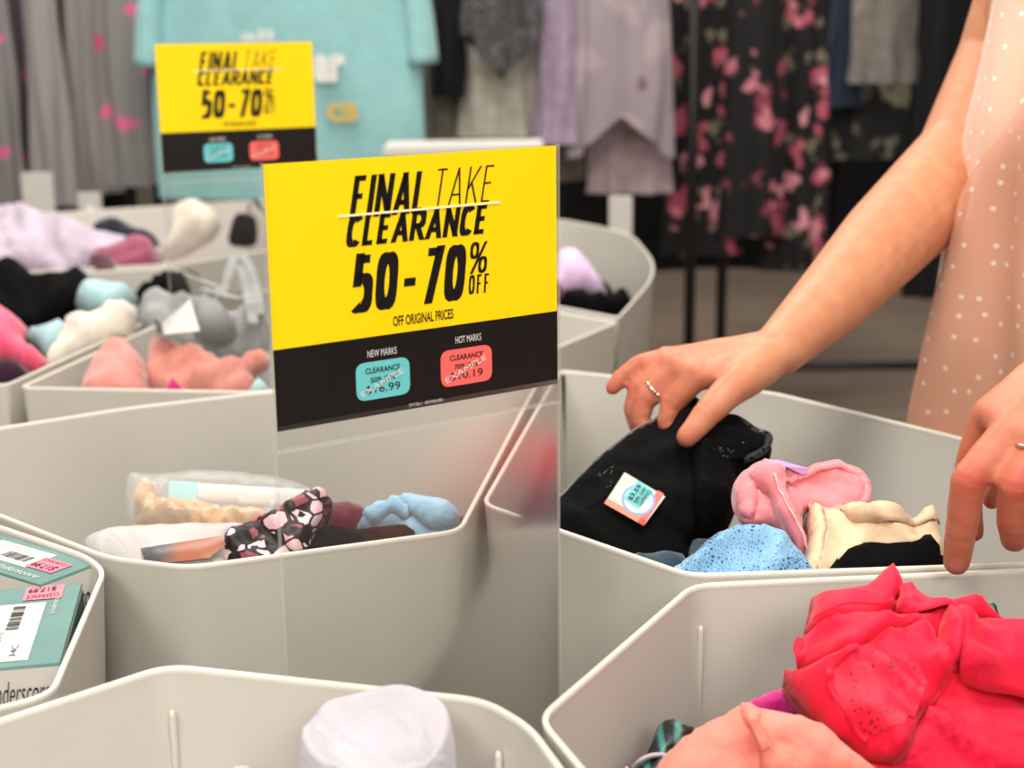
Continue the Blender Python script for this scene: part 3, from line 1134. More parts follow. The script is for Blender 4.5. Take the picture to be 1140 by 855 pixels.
# tag frame: A = tp[0] (lower corner in the picture's west), e = along tp0->tp3, f = along tp0->tp1
A0, eU, eV = tp[0], tp[3] - tp[0], tp[1] - tp[0]
TQ = lambda u, v_, d=.0003: A0 + eU * u + eV * v_ + tn * d
quad_obj('coral_edge', [TQ(0, 0), TQ(1, 0), TQ(1, .16), TQ(0, .16)], tn, plain('tag coral', (246, 140, 112), .5), ptag, .0002)
quad_obj('coral_edge', [TQ(.84, 0), TQ(1, 0), TQ(1, .999), TQ(.84, .999)], tn, M['coral_s'], ptag, .0002)
bm = bmesh.new()
ringp = [TQ(.60 + .37 * math.cos(a), .52 + .40 * math.sin(a), .0006) for a in np.linspace(0, 2 * math.pi, 33)[:-1]]
ringi = [TQ(.60 + .32 * math.cos(a), .52 + .35 * math.sin(a), .0006) for a in np.linspace(0, 2 * math.pi, 33)[:-1]]
loops_mesh(bm, [ringp, ringi], False)
from_bm('blue_ring', bm, plain('tag blue', (122, 170, 214), .5), ptag, False)
bm = bmesh.new(); bm.faces.new([bm.verts.new(TQ(.60 + .315 * math.cos(a), .52 + .345 * math.sin(a), .0005)) for a in np.linspace(0, 2 * math.pi, 33)[:-1]])
from_bm('white_disc', bm, M['white'], ptag, False)
stk = [TQ(.26, .58, .0009), TQ(.92, .60, .0009), TQ(.94, .98, .0009), TQ(.28, .98, .0009)]
pl = round_poly([(.30, .36), (.72, .30), (.78, .92), (.36, .98)], .06)
bm = bmesh.new(); bm.faces.new([bm.verts.new(TQ(p.x, p.y, .0009)) for p in pl])
stick = from_bm('clearance_sticker', bm, M['teal_s'], ptag, False)
# the writing runs up the tag
for txt, u0, u1, wgt in (('CLEARANCE', .63, .72, .01), ('50% OFF', .53, .61, .02), ('$3.59', .38, .50, .025)):
    text_fit('sticker_lettering', txt, TQ(u1, .40, .0012), TQ(u1 + .03, .88, .0012), TQ(u0, .40, .0012), tn, M['ink'], stick, 0, wgt, .0002)

bl, o = garment('blue_lace_panties', 'light blue lace panties under the black pair, beside the pink pair', 'underwear',
        [(736, 640), (760, 622), (782, 600), (800, 590), (826, 582), (850, 584), (880, 600), (904, 622), (912, 650), (850, 664), (780, 664)], RIM - .004, M['blue_lace'],
        g=.55, bulge=.012, w=.03, fold=.008, ff=34, ang=1.9, within=cB, seed=14.1, step=.0045,
        ridges=[([(770, 640), (800, 615), (840, 600), (870, 605)], .006, .006), ([(860, 640), (868, 610)], .005, .006)])
c = Cloth([(748, 646), (780, 618), (830, 600), (860, 612), (880, 650), (800, 668)], RIM - .014, g=.55, bulge=.01, w=.03, fold=.006, ff=30, within=cB, seed=15.)
c.make('satin_lining', M['blue'], o)
c, o = garment('navy_garment', 'dark navy garment peeping out under the black and blue panties', 'clothing',
        [(690, 620), (740, 612), (770, 620), (760, 650), (720, 660), (690, 645)], RIM - .018, M['navy'], g=.5, bulge=.01, fold=.006, ff=26, within=cB, seed=2.9)
cr_, o = garment('cream_panties', 'cream satin panties lying between the pink pair and the black waistband', 'underwear',
        [(892, 660), (896, 600), (900, 566), (920, 566), (950, 566), (985, 562), (1012, 574), (1030, 562), (1040, 566), (1050, 590), (1050, 640), (980, 660)], RIM + .006, M['cream'],
        g=.75, bulge=.016, w=.022, fold=.008, ff=26, ang=1.35, within=cB, seed=21.5, step=.005,
        ridges=[([(905, 570), (912, 600), (905, 640)], .005, .006), ([(950, 570), (960, 600), (940, 630)], .008, .006), ([(1012, 572), (1020, 600)], .008, -.008)])
layer(cr_, o, 'side_panel', [(893, 650), (897, 600), (901, 567), (912, 568), (916, 600), (908, 640), (904, 660)], M['cream'], .003, fold=.003, bulge=.002)
layer(cr_, o, 'top_fold', [(930, 568), (952, 567), (985, 562), (1012, 575), (1030, 563), (1040, 567), (1046, 584), (1010, 592), (970, 596), (944, 590)], M['cream'], .003, fold=.006, bulge=.003)
bk, o = garment('black_briefs', 'black briefs draped along the front wall under the fingertip', 'underwear',
        [(902, 650), (926, 622), (952, 603), (990, 602), (1012, 601), (1026, 593), (1044, 596), (1050, 608), (1080, 618), (1094, 630), (1086, 650), (1000, 664), (930, 664)], RIM + .004, M['black'],
        g=.5, bulge=.010, w=.018, fold=.004, ff=20, ang=.3, within=cB, seed=31.5, step=.005)
pk_, o = garment('pink_panties', 'pink panties with scalloped trim, bundled beside the black pair', 'underwear',
        [(815, 546), (822, 528), (842, 516), (850, 509), (862, 512), (880, 522), (900, 525), (925, 522), (948, 522), (962, 530), (967, 548), (960, 562), (938, 569), (900, 568), (896, 590), (898, 622), (880, 612), (862, 590), (848, 584), (828, 582), (817, 566)], RIM + .026, M['pink'],
        g=.85, bulge=.010, w=.018, fold=.006, ff=60, ang=.9, within=cB, seed=17.7, step=.004, drop=.004,
        ridges=[([(836, 540), (862, 540), (890, 528), (930, 524)], .006, .009), ([(860, 552), (870, 580), (890, 606)], .007, .010), ([(880, 545), (920, 545), (950, 548)], .012, -.006)])
layer(pk_, o, 'leg_band', [(828, 540), (844, 522), (868, 530), (872, 550), (880, 575), (898, 612), (893, 622), (876, 606), (862, 584), (850, 560)], M['pink'], .005, fold=.003, bulge=.004)
layer(pk_, o, 'crumpled_side', [(816, 546), (824, 528), (846, 514), (850, 528), (842, 552), (838, 580), (822, 574)], M['pink'], .003, fold=.005, bulge=.003)
# scalloped trims along the curling leg opening
tr1 = [pk_.at(x, y, .0095) for x, y in catmull([(855, 545), (862, 566), (878, 594), (897, 620)], 12)]
picot('picot_trim', tr1, M['pink_trim'], o, .0010, .0030)
tr2 = [pk_.at(x, y, .0015) for x, y in catmull([(900, 566), (935, 567), (958, 561), (965, 546), (958, 531), (940, 525), (910, 528), (880, 540), (862, 552)], 10)]
picot('picot_trim', tr2, M['pink_trim'], o, .0010, .0030)
tr2b = [p + pk_.n * -.0005 for p in tr2]
ribbon('elastic_band', tr2b, .008, pk_.n, M['pink'], o)
lt_ = [pk_.at(x, y, .005) for x, y in [(850, 523), (864, 519), (897, 531), (893, 537), (872, 536)]]
bm = bmesh.new(); bm.faces.new([bm.verts.new(p) for p in lt_]); lab = from_bm('fabric_label', bm, M['lilac_tag'], o, False); lab['label'] = 'lilac label'
m = lab.modifiers.new('thickness', 'SOLIDIFY'); m.thickness = .0006

# --- bin C: white garment
wcc = PY(419, 809, .788)
prof = [(1.10, -.20), (1.08, -.12), (1.05, -.05), (1.03, -.018), (1.0, -.006), (.965, .0005), (.92, .002), (.86, .001), (.76, -.002), (.60, -.007), (.40, -.010), (.18, -.012)]
v, f = [], []
N_ = 84
fine_ = []
for i in range(len(prof) - 1):
    for k in range(4):
        q = k / 4
        fine_.append((prof[i][0] * (1 - q) + prof[i + 1][0] * q, prof[i][1] * (1 - q) + prof[i + 1][1] * q))
fine_.append(prof[-1])
for r_, z_ in fine_:
    for k in range(N_):
        a_ = 2 * math.pi * k / N_
        low = max(0, min(1, -z_ / .10)) if r_ > 1 else 0
        wob = 1 + .05 * noise.noise(Vector((math.cos(a_) * 1.5, math.sin(a_) * 1.5, 3.1))) + .09 * low * noise.noise(Vector((math.cos(a_) * 2.6, math.sin(a_) * 2.6, z_ * 6)))
        x = math.cos(a_) * .0455 * r_ * wob
        y = math.sin(a_) * .037 * r_ * wob
        zz = z_ + .009 * math.sin(a_) * min(1, r_) + .007 * noise.noise(Vector((x * 32 + y * 20, y * 32, 1.7))) - .008 * math.exp(-((x * .5 + y + .006) / .006) ** 2) * (r_ < .97) - .007 * math.exp(-((a_ - 4.9) / .45) ** 2) * (r_ > .7)
        # the cloth folds over itself in a diagonal crease on the near side
        cr1 = abs(a_ - (4.35 + (z_ * 7)))
        push = -.004 * math.exp(-(cr1 / .16) ** 2) * (r_ > .95)
        v.append(wcc + Vector((x + math.cos(a_) * push, y + math.sin(a_) * push, zz)))
m_ = len(fine_)
for i in range(m_ - 1):
    for k in range(N_):
        f.append((i * N_ + k, i * N_ + (k + 1) % N_, (i + 1) * N_ + (k + 1) % N_, (i + 1) * N_ + k))
f.append(tuple((m_ - 1) * N_ + k for k in range(N_)))
o = from_py('white_garment', v, f, M['whitecloth'])
tag(o, 'white garment standing up in a rounded heap at the bottom edge', 'clothing')
garment('white_sock', 'small white piece of cloth beside the rounded white garment', 'clothing',
        [(252, 858), (262, 850), (284, 852), (288, 870), (256, 876)], RIM - .06, M['whitecloth'], g=.8, bulge=.01, w=.012, fold=.003, within=cC, seed=44., step=.004)

# --- bin D: red, peach, magenta, dark green
rd, o = garment('red_panties', 'bright coral red panties with lace heaped on top of the bin', 'underwear',
        [(893, 716), (898, 690), (908, 668), (935, 664), (960, 660), (986, 645), (992, 640), (998, 660), (1018, 676), (1040, 688), (1075, 682), (1100, 700), (1118, 712), (1150, 714), (1200, 760), (1200, 900), (990, 900), (930, 845), (900, 812), (880, 785), (870, 768), (884, 756), (890, 742)],
        RIM - .012, M['red'], g=.75, bulge=.03, w=.04, fold=.013, ff=17, ang=.9, within=cD, seed=52.2, step=.0055, drop=.003,
        ridges=[([(900, 718), (960, 722), (1010, 728), (1040, 718)], .005, .007), ([(940, 690), (975, 705), (1000, 700), (985, 650)], .007, .010),
                ([(1010, 735), (1040, 720), (1048, 750), (1035, 790)], .009, .016), ([(970, 740), (930, 760), (905, 790), (925, 830)], .010, .014),
                ([(1045, 745), (1090, 752), (1150, 740)], .008, .010), ([(1060, 790), (1110, 770), (1150, 765)], .010, .010), ([(960, 800), (1000, 770), (1060, 780)], .016, .010), ([(1040, 700), (1080, 700), (1120, 725)], .008, .006), ([(1000, 850), (1050, 830), (1140, 840)], .012, .010)])


def overlay(c0, out, lift, name, mat, parent):
    c = Cloth.__new__(Cloth)
    base = np.mean(np.array(out, float), 0)
    sub = [i for i, (a, b) in enumerate(c0.v2)]
    poly = np.array([c0.ab(x, y) for x, y in catmull(out, 5, True)])
    tmp = Cloth.__new__(Cloth); tmp.poly = poly
    ins = tmp.inside(c0.v2)
    fs = [f for f in c0.faces if all(ins[i] for i in f)]
    used = sorted({i for f in fs for i in f})
    mp = {i: k for k, i in enumerate(used)}
    ob = from_py(name, [c0.verts[i] + c0.n * lift for i in used], [[mp[i] for i in f] for f in fs], mat, parent)
    return ob


# lace panels of little holes
t = NT('coral red eyelet lace')
v = t.n('ShaderNodeTexVoronoi'); v.inputs['Scale'].default_value = 230
t.l(t.pos(), v.inputs['Vector'])
nz = t.n('ShaderNodeTexNoise'); nz.inputs['Scale'].default_value = 40
t.l(t.pos(), nz.inputs['Vector'])
g_ = t.n('ShaderNodeMath', operation='GREATER_THAN'); g_.inputs[1].default_value = .46
lt = t.n('ShaderNodeMath', operation='LESS_THAN'); lt.inputs[1].default_value = .30
a_ = t.n('ShaderNodeMath', operation='MULTIPLY')
t.l(v.outputs['Distance'], lt.inputs[0]); t.l(nz.outputs[0], g_.inputs[0]); t.l(lt.outputs[0], a_.inputs[0]); t.l(g_.outputs[0], a_.inputs[1])
t.l(t.ramp(a_.outputs[0], [(.4, (226, 18, 56)), (.6, (150, 4, 28))]), t.b.inputs['Base Color'])
t.b.inputs['Roughness'].default_value = .6
M['redlace'] = t.m
for nm_, out_, lf_, kw_ in (
        ('waistband', [(899, 690), (905, 668), (940, 663), (962, 657), (988, 643), (996, 648), (1002, 668), (988, 690), (980, 714), (950, 719), (896, 717)], .005, dict(fold=.004)),
        ('back_panel', [(998, 672), (1040, 688), (1078, 683), (1100, 700), (1120, 714), (1046, 719), (1004, 726), (984, 716), (990, 694)], .006, dict(fold=.010)),
        ('front_panel', [(892, 718), (980, 724), (1004, 735), (975, 746), (936, 766), (886, 752)], .005, dict(fold=.006)),
        ('satin_panel', [(1046, 724), (1100, 714), (1160, 712), (1210, 750), (1210, 800), (1062, 806), (1044, 770)], .012, dict(fold=.010)),
        ('side_fold', [(1026, 742), (1043, 714), (1053, 738), (1052, 770), (1042, 794), (1028, 776)], .006, dict(fold=.003, bulge=.010))):
    layer(rd, o, nm_, out_, M['red'], lf_, **kw_)
gus = layer(rd, o, 'gusset', [(870, 768), (884, 757), (936, 766), (968, 744), (1004, 738), (1026, 748), (1040, 790), (1010, 830), (990, 870), (930, 846), (902, 815)], M['red'], .006, fold=.009, bulge=.008, w=.014)[0]
overlay(gus, [(905, 772), (940, 776), (985, 770), (1020, 800), (990, 850), (930, 835), (910, 805)], .0012, 'lace_panel', M['redlace'], o)
ribbon('elastic_band', [gus.at(x, y, .0015) for x, y in catmull([(938, 770), (914, 782), (912, 800), (930, 826), (956, 848)], 10)], .005, rd.n, M['red'], o)
ribbon('waist_seam', [rd.at(x, y, .013) for x, y in catmull([(898, 713), (930, 716), (960, 716), (978, 712)], 8)], .002, rd.n, M['red'], o)

pe, o = garment('peach_garment', 'peach pink garment lying below the bright red one', 'clothing',
        [(726, 880), (734, 842), (760, 822), (786, 806), (812, 796), (850, 797), (880, 800), (912, 812), (940, 835), (985, 880), (900, 900), (780, 900)], RIM - .045, M['peach'],
        g=.7, bulge=.022, w=.035, fold=.008, ff=17, ang=1.9, within=cD, seed=61.5, step=.0055,
        ridges=[([(822, 800), (826, 830), (842, 860)], .006, .008), ([(760, 830), (800, 812), (822, 800)], .006, .006), ([(860, 830), (900, 850), (930, 880)], .010, .006)])
layer(pe, o, 'front_panel', [(824, 800), (870, 800), (912, 814), (940, 836), (985, 884), (860, 890), (838, 852), (822, 826)], M['peach'], .005, fold=.007)
ribbon('elastic_band', [pe.at(x, y, .016) for x, y in catmull([(832, 826), (832, 834), (828, 840), (845, 868)], 10)], .007, pe.n, M['peach'], o)
garment('magenta_garment', 'magenta garment showing between the peach and red ones', 'clothing',
        [(818, 796), (830, 778), (858, 767), (880, 764), (890, 780), (884, 806), (840, 808)], RIM - .06, M['magenta'], g=.8, bulge=.014, w=.02, fold=.007, ff=30, within=cD, seed=66.)
garment('green_striped_garment', 'dark green striped garment beside the peach one, by the inner wall', 'clothing',
        [(704, 870), (722, 830), (736, 799), (752, 795), (780, 806), (822, 800), (800, 822), (760, 845), (740, 880)], RIM - .058, M['greenstripe'], g=.8, bulge=.014, w=.02, fold=.010, ff=26, within=cD, seed=68.)
garment('green_satin_garment', 'small dark green shiny fold sticking up behind the red panties', 'clothing',
        [(1055, 690), (1068, 680), (1108, 668), (1113, 680), (1116, 700), (1100, 712), (1070, 706)], RIM - .02, M['greenstripe'], g=1., bulge=.012, w=.014, fold=.006, ff=30, within=cD, seed=70., step=.004)
garment('plum_garment', 'dark plum garment behind the red panties at the picture edge', 'clothing',
        [(1100, 706), (1120, 696), (1180, 690), (1200, 720), (1150, 724), (1110, 718)], RIM - .025, M['plum'], g=.7, bulge=.01, w=.02, fold=.005, ff=26, within=cD, seed=72.)
wb = [P(x, y, z) for (x, y), z in zip([(706, 856), (715, 846), (728, 841), (742, 842), (750, 852)], [RIM - .072, RIM - .062, RIM - .058, RIM - .058, RIM - .062])]
o = tube('white_strap', [Vector(p) for p in catmull([p[:] for p in wb], 8)], .0035, M['whitecloth'], None, 8, .5); tag(o, 'white elastic strap curving over the green striped garment', 'strap')
garment('pink_print_garment', 'scrap of pink printed cloth in the corner beside the white strap', 'clothing',
        [(686, 862), (694, 848), (706, 852), (712, 870), (690, 880)], RIM - .07, M['pebble'], g=.8, bulge=.008, w=.01, fold=.003, within=cD, seed=74., step=.004)


# --- bin E: boxes
def carton(label, quad, z, h, tops, seed, tilt=0.):
    """quad: the four top corners as the photograph shows them (far left, far right, near right, near left)"""
    q = [P(x, y, z) for x, y in quad]
    # square it up into a true rectangle
    c_ = sum(q, Vector()) / 4
    ex = ((q[1] - q[0]) + (q[2] - q[3])); ex = ex.normalized()
    ey = Vector((-ex.y, ex.x, 0))
    w_ = ((q[1] - q[0]).length + (q[2] - q[3]).length) / 2
    d_ = ((q[0] - q[3]).dot(ey) + (q[1] - q[2]).dot(ey)) / 2
    # keep the near right corner where it is
    nr = q[2]
    root = empty('lingerie_box', (nr.x, nr.y, z - h))
    tag(root, label, 'box', 'green and white boxes')
    Wp = lambda u, v_, d=0.: Vector((0, 0, h + d)) + ex * (-w_ + u * w_) + ey * (v_ * d_)
    bm = bmesh.new()
    lo = [Wp(u, v_, -h) for u, v_ in ((0, 0), (1, 0), (1, 1), (0, 1))]
    hi = [Wp(u, v_, -.0022) for u, v_ in ((0, 0), (1, 0), (1, 1), (0, 1))]
    loops_mesh(bm, [lo, hi], True); bm.faces.new([bm.verts[i] for i in (3, 2, 1, 0)]) if False else None
    body = from_bm('box_body', bm, M['card'], root, False)
    bm = bmesh.new()
    pl = [Wp(u, v_, -.0022) for u, v_ in ((0, 0), (1, 0), (1, 1), (0, 1))]
    pt = [Wp(u, v_, 0) for u, v_ in ((.004, .004), (.996, .004), (.996, .996), (.004, .996))]
    loops_mesh(bm, [pl, pt], True)
    top = from_bm('box_lid', bm, M['boxgreen'], root, False); top['label'] = 'green lid'
    return root, Wp, body, top, ex, ey, w_, d_


M['boxgreen'] = plain('box green', (96, 134, 128), .5, var=.05, vscale=20)
M['boxdark'] = plain('box dark green', (30, 74, 70), .5)
M['grey_print'] = plain('grey print', (120, 120, 118), .5)


def flat(name, Wp, u0, v0, u1, v1, d, mat, par):
    bm = bmesh.new(); bm.faces.new([bm.verts.new(Wp(u, v_, d)) for u, v_ in ((u0, v0), (u1, v0), (u1, v1), (u0, v1))])
    return from_bm(name, bm, mat, par, False)


def barcode(Wp, u0, v0, u1, v1, par, along='u'):
    rnd = random.Random(3)
    bm = bmesh.new()
    x = 0.
    while x < .97:
        w1 = rnd.choice((.012, .02, .032))
        a, b = x, min(1, x + w1)
        if along == 'u':
            c = [(u0 + (u1 - u0) * a, v0), (u0 + (u1 - u0) * b, v0), (u0 + (u1 - u0) * b, v1), (u0 + (u1 - u0) * a, v1)]
        else:
            c = [(u0, v0 + (v1 - v0) * a), (u1, v0 + (v1 - v0) * a), (u1, v0 + (v1 - v0) * b), (u0, v0 + (v1 - v0) * b)]
        bm.faces.new([bm.verts.new(Wp(u, v_, .0010)) for u, v_ in c])
        x += w1 + rnd.choice((.012, .02, .03))
    return from_bm('barcode', bm, M['ink'], par, False)


up = Vector((0, 0, 1))
root, Wp, body, top, ex, ey, w_, d_ = carton('front green and white box with a pink $17.99 sticker, near the bin wall', [(-105, 664), (72, 649), (67, 738), (-120, 752)], RIM - .008, .07, 'a', 1)
lb = flat('price_label', Wp, .42, .06, .80, .76, .0005, M['white'], top)
barcode(Wp, .60, .42, .68, .72, lb, 'v')
text_fit('label_lettering', '34C', Wp(.72, .10, .001), Wp(.72, .24, .001), Wp(.68, .10, .001), up, M['ink'], lb, lift=.0001)
text_fit('label_lettering', 'NATURAL', Wp(.56, .40, .001), Wp(.56, .14, .001), Wp(.60, .40, .001), up, M['grey_print'], lb, lift=.0001)
for k in range(5): flat('label_line', Wp, .46 + .02 * k, .15, .465 + .02 * k, .6 - .05 * k, .001, M['grey_print'], lb)
ps = flat('pink_sticker', Wp, .64, .80, .89, .985, .0008, M['pink_s'], top)
text_fit('sticker_lettering', '$17.99', Wp(.84, .985 - .02, .0012), Wp(.66, .985 - .03, .0012), Wp(.84, .90, .0012), up, M['ink'], ps, weight=.01, lift=.0002)
text_fit('sticker_lettering', 'CLEARANCE', Wp(.87, .87, .0012), Wp(.66, .86, .0012), Wp(.87, .82, .0012), up, M['ink'], ps, lift=.0002)
text_fit('lid_lettering', 'Underscore', Wp(.875, .60, .0006), Wp(.875, .86, .0006), Wp(.84, .60, .0006), up, M['card'], top, .3, lift=.0001)
sf = lambda u, z_: Vector((0, 0, z_)) + ex * (-w_ + u * w_) - ey * .0006
fn = -ey
text_fit('side_lettering', 'Underscore', sf(.56, .043), sf(.93, .043), sf(.56, .060), fn, M['ink'], body, .4, -.006, lift=.0003)
# dark green end panel
bm = bmesh.new(); bm.faces.new([bm.verts.new(Vector((0, 0, z_)) + ex * .0006 + ey * (v_ * d_)) for v_, z_ in ((.02, .002), (.98, .002), (.98, .066), (.02, .066))])
from_bm('end_panel', bm, M['boxdark'], body, False)['label'] = 'dark green end panel'

root, Wp, body, top, ex, ey, w_, d_ = carton('back green and white box with a pink sticker, behind the box priced $17.99', [(-40, 584), (97, 625), (45, 651), (-110, 606)], RIM - .004, .07, 'b', 2)
lb = flat('price_label', Wp, .35, .30, .76, .86, .0005, M['white'], top)
barcode(Wp, .52, .42, .70, .62, lb, 'u')
for k in range(4): flat('label_line', Wp, .38, .68 + .04 * k, .62, .688 + .04 * k, .001, M['grey_print'], lb)
ps = flat('pink_sticker', Wp, .74, .34, .93, .72, .0008, M['pink_s'], top)
text_fit('sticker_lettering', '$17.99', Wp(.91, .56, .0012), Wp(.76, .56, .0012), Wp(.91, .38, .0012), up, M['ink'], ps, weight=.01, lift=.0002)
text_fit('sticker_lettering', 'CLEARANCE', Wp(.92, .68, .0012), Wp(.75, .68, .0012), Wp(.92, .6, .0012), up, M['ink'], ps, lift=.0002)
text_fit('lid_lettering', 'Underscore', Wp(.60, .10, .0006), Wp(.92, .10, .0006), Wp(.60, .22, .0006), up, M['card'], top, .3, lift=.0001)
ef = lambda v_, z_: Vector((0, 0, z_)) + ex * .0006 + ey * (v_ * d_)
text_fit('side_lettering', 'Underscore', ef(.10, .038), ef(.95, .038), ef(.10, .056), ex, M['ink'], body, .35, lift=.0003)
bm = bmesh.new(); bm.faces.new([bm.verts.new(ef(v_, z_)) for v_, z_ in ((.01, .002), (.99, .002), (.99, .030), (.01, .030))])
from_bm('end_panel', bm, M['boxdark'], body, False)['label'] = 'dark green lower band'
if False:
    for q_ in ((740, 465), (765, 487), (712, 478), (700, 480)):
        pp_ = PPL(*q_, pb.p0, pb.n); print('PLANE', q_, pp_, pb.at(*q_))


# ------------------------------------------------------------------ the woman
FW = Vector((-.78, -.626, 0)).normalized()
RT = Vector((-.626, .78, 0)).normalized()


def J(px, py, Y, rpx):
    p = PY(px, py, Y)
    dep = p.y * cp + (CAMZ - p.z) * sp
    return p, rpx * dep / FPX


body_bm = bmesh.new()


def hull(balls, sub=2):
    t = bmesh.new()
    for p, r in balls:
        bmesh.ops.create_icosphere(t, subdivisions=3 if r > .02 else sub, radius=r, matrix=Matrix.Translation(p))
    res = bmesh.ops.convex_hull(t, input=t.verts[:])
    bad = [g for g in res['geom_interior'] if isinstance(g, bmesh.types.BMVert)] + [g for g in res['geom_unused'] if isinstance(g, bmesh.types.BMVert)]
    bmesh.ops.delete(t, geom=list(set(bad)), context='VERTS')
    me = bpy.data.meshes.new('tmp'); t.to_mesh(me); t.free()
    body_bm.from_mesh(me); bpy.data.meshes.remove(me)


def chain(js):
    for a, b in zip(js[:-1], js[1:]): hull([a, b])


chest, hips = Vector((.640, 1.475, 1.24)), Vector((.636, 1.49, .90))
shR = chest + RT * .18 + Vector((.055, .06, .12)); shL = chest - RT * .165 + Vector((0, 0, .13))
hull([(shR, .05), (shL, .05), (chest + RT * .07, .095), (chest - RT * .07, .095)])
hull([(chest + RT * .06, .095), (chest - RT * .06, .095), (hips + RT * .07 + Vector((0, 0, .16)), .08), (hips - RT * .07 + Vector((0, 0, .16)), .08)])
hull([(hips + RT * .07 + Vector((0, 0, .16)), .08), (hips - RT * .07 + Vector((0, 0, .16)), .08), (hips + RT * .085, .095), (hips - RT * .085, .095)])
neck = chest + Vector((0, 0, .19)) + FW * .01
head = chest + Vector((0, 0, .37)) + FW * .05
hull([(neck - Vector((0, 0, .03)), .058), (head - Vector((0, 0, .06)), .052)])
hull([(head, .082), (head + FW * -.02 + Vector((0, 0, .035)), .085), (head + FW * .03 + Vector((0, 0, -.075)), .045), (head + FW * .045 + Vector((0, 0, -.105)), .022)])
hull([(head + FW * .085 + Vector((0, 0, .0)), .008), (head + FW * .103 + Vector((0, 0, -.035)), .011), (head + FW * .08 + Vector((0, 0, -.042)), .014)])
for s_ in (-1, 1):
    hull([(head + RT * (.082 * s_) + Vector((0, 0, .01)), .014), (head + RT * (.08 * s_) + Vector((0, 0, -.03)), .010)])
    hull([(head + FW * .088 + RT * (.012 * s_) + Vector((0, 0, -.072)), .008), (head + FW * .09 + Vector((0, 0, -.070)), .009)])
    hp = hips + RT * (.085 * s_)
    kn = hips + RT * (.09 * s_) + FW * .02; kn.z = .48
    an = hips + RT * (.09 * s_) - FW * .02; an.z = .09
    hull([(hp, .09), (kn, .056)]); hull([(kn, .056), (an, .038)])
    hull([(an - Vector((0, 0, .05)) - FW * .02, .034), (an + FW * .14 - Vector((0, 0, .062)), .028)])

# far arm (right): forearm crosses the picture
S = (shR, .052)
E_ = J(1068, 174, 1.63, 48)
F1 = J(1031, 223, 1.57, 54); F2 = J(987, 267, 1.49, 51); F3 = J(927, 332, 1.40, 42); W = J(868, 389, 1.33, 30)
U = J(1112, 62, 1.68, 45)
chain([S, U, E_, F1, F2, F3, W])
RED = []   # places where the skin is redder
NAIL = []
# hand
PM = J(742, 401, 1.350, 15); RM = J(745, 408, 1.338, 15); MM = J(756, 411, 1.322, 16); IM = J(776, 418, 1.305, 16)
for k in (PM, RM, MM, IM):
    hull([(W[0], W[1] * .8), k])
wm = J(812, 402, 1.320, 20)
hull([(W[0], W[1] * .75), wm]); hull([PM, RM, MM, wm]); hull([MM, IM, wm])
for k in (PM, RM, MM, IM):      # knuckles and the tendons running to them
    up_ = Vector((.1, -.25, 1)).normalized()
    hull([(k[0] + up_ * (k[1] * .25), k[1] * .92), (k[0] + up_ * (k[1] * .2) + Vector((.006, 0, 0)), k[1] * .8)])
    mid_ = k[0].lerp(W[0], .72)
    hull([(k[0] + up_ * (k[1] * .75), .0038), (mid_ + up_ * .0155, .0035)])
rf = [[PM, J(712, 405, 1.352, 11.5), J(694, 418, 1.352, 10.5), J(682, 432, 1.350, 9)],
      [RM, J(710, 434, 1.340, 12), J(704, 456, 1.338, 10.5), J(709, 476, 1.336, 9)],
      [MM, J(718, 447, 1.325, 12.5), J(713, 466, 1.322, 11), J(722, 486, 1.318, 9.5)],
      [IM, J(747, 452, 1.306, 13.5), J(742, 470, 1.302, 11.5), J(754, 487, 1.298, 10)]]
for f_ in rf:
    chain(f_)
    RED += [(f_[0][0], .014, .8), (f_[1][0], .013, 1.), (f_[2][0], .010, .7), (f_[3][0], .012, .8)]
TH = [J(846, 408, 1.308, 25), J(812, 434, 1.276, 20), J(787, 461, 1.256, 16.5), J(765, 486, 1.246, 13)]
chain(TH)
hull([(W[0], W[1] * .7), TH[0], TH[1]])
hull([TH[0], IM]); 
RED += [(TH[1][0], .016, .7), (TH[2][0], .014, .7), (TH[3][0], .012, .8)]

# near arm (left): only the hand shows
SL = (shL, .052)
WL = J(1192, 392, 1.06, 32)
EL = (Vector((.60, 1.20, 1.16)), .044)
chain([SL, EL, WL])
K2 = J(1098, 458, 1.040, 16); K3 = J(1126, 478, 1.005, 21); K4 = J(1156, 492, .992, 20); K5 = J(1180, 500, .985, 17)
for k in (K2, K3, K4, K5): hull([(WL[0], WL[1] * .8), k])
hull([K2, K3, (WL[0], WL[1] * .7)]); hull([K3, K4, (WL[0], WL[1] * .7)]); hull([K4, K5, (WL[0], WL[1] * .7)])
lf = [[K2, J(1079, 515, 1.046, 16.5), J(1080, 560, 1.050, 14), J(1084, 592, 1.052, 12)],
      [K3, J(1079, 533, .992, 20.5), J(1069, 595, 1.003, 18), J(1065, 626, 1.010, 15.5)],
      [K4, J(1131, 540, .980, 21), J(1128, 578, .990, 19), J(1129, 600, 1.00, 16)],
      [K5, J(1172, 552, .980, 17), J(1166, 590, .99, 15), J(1164, 606, .995, 13)]]
for f_ in lf:
    chain(f_)
    RED += [(f_[0][0], .016, .5), (f_[1][0] + Vector((0, -.010, .004)), .016, 1.), (f_[2][0], .012, .6), (f_[3][0], .014, .9)]
LT = [J(1168, 440, 1.05, 22), J(1132, 500, 1.065, 17), J(1112, 535, 1.066, 14.5), J(1104, 556, 1.064, 12)]
chain(LT)
tipL = lf[1][3][0]
NAIL.append((tipL + Vector((-.003, -.0105, -.0005)), .0058))
me = bpy.data.meshes.new('person'); body_bm.to_mesh(me); body_bm.free()
person = bpy.data.objects.new('person', me); col.objects.link(person)
rm = person.modifiers.new('join', 'REMESH'); rm.mode = 'VOXEL'; rm.voxel_size = .0026
sm = person.modifiers.new('smooth', 'SMOOTH'); sm.factor = .5; sm.iterations = 7
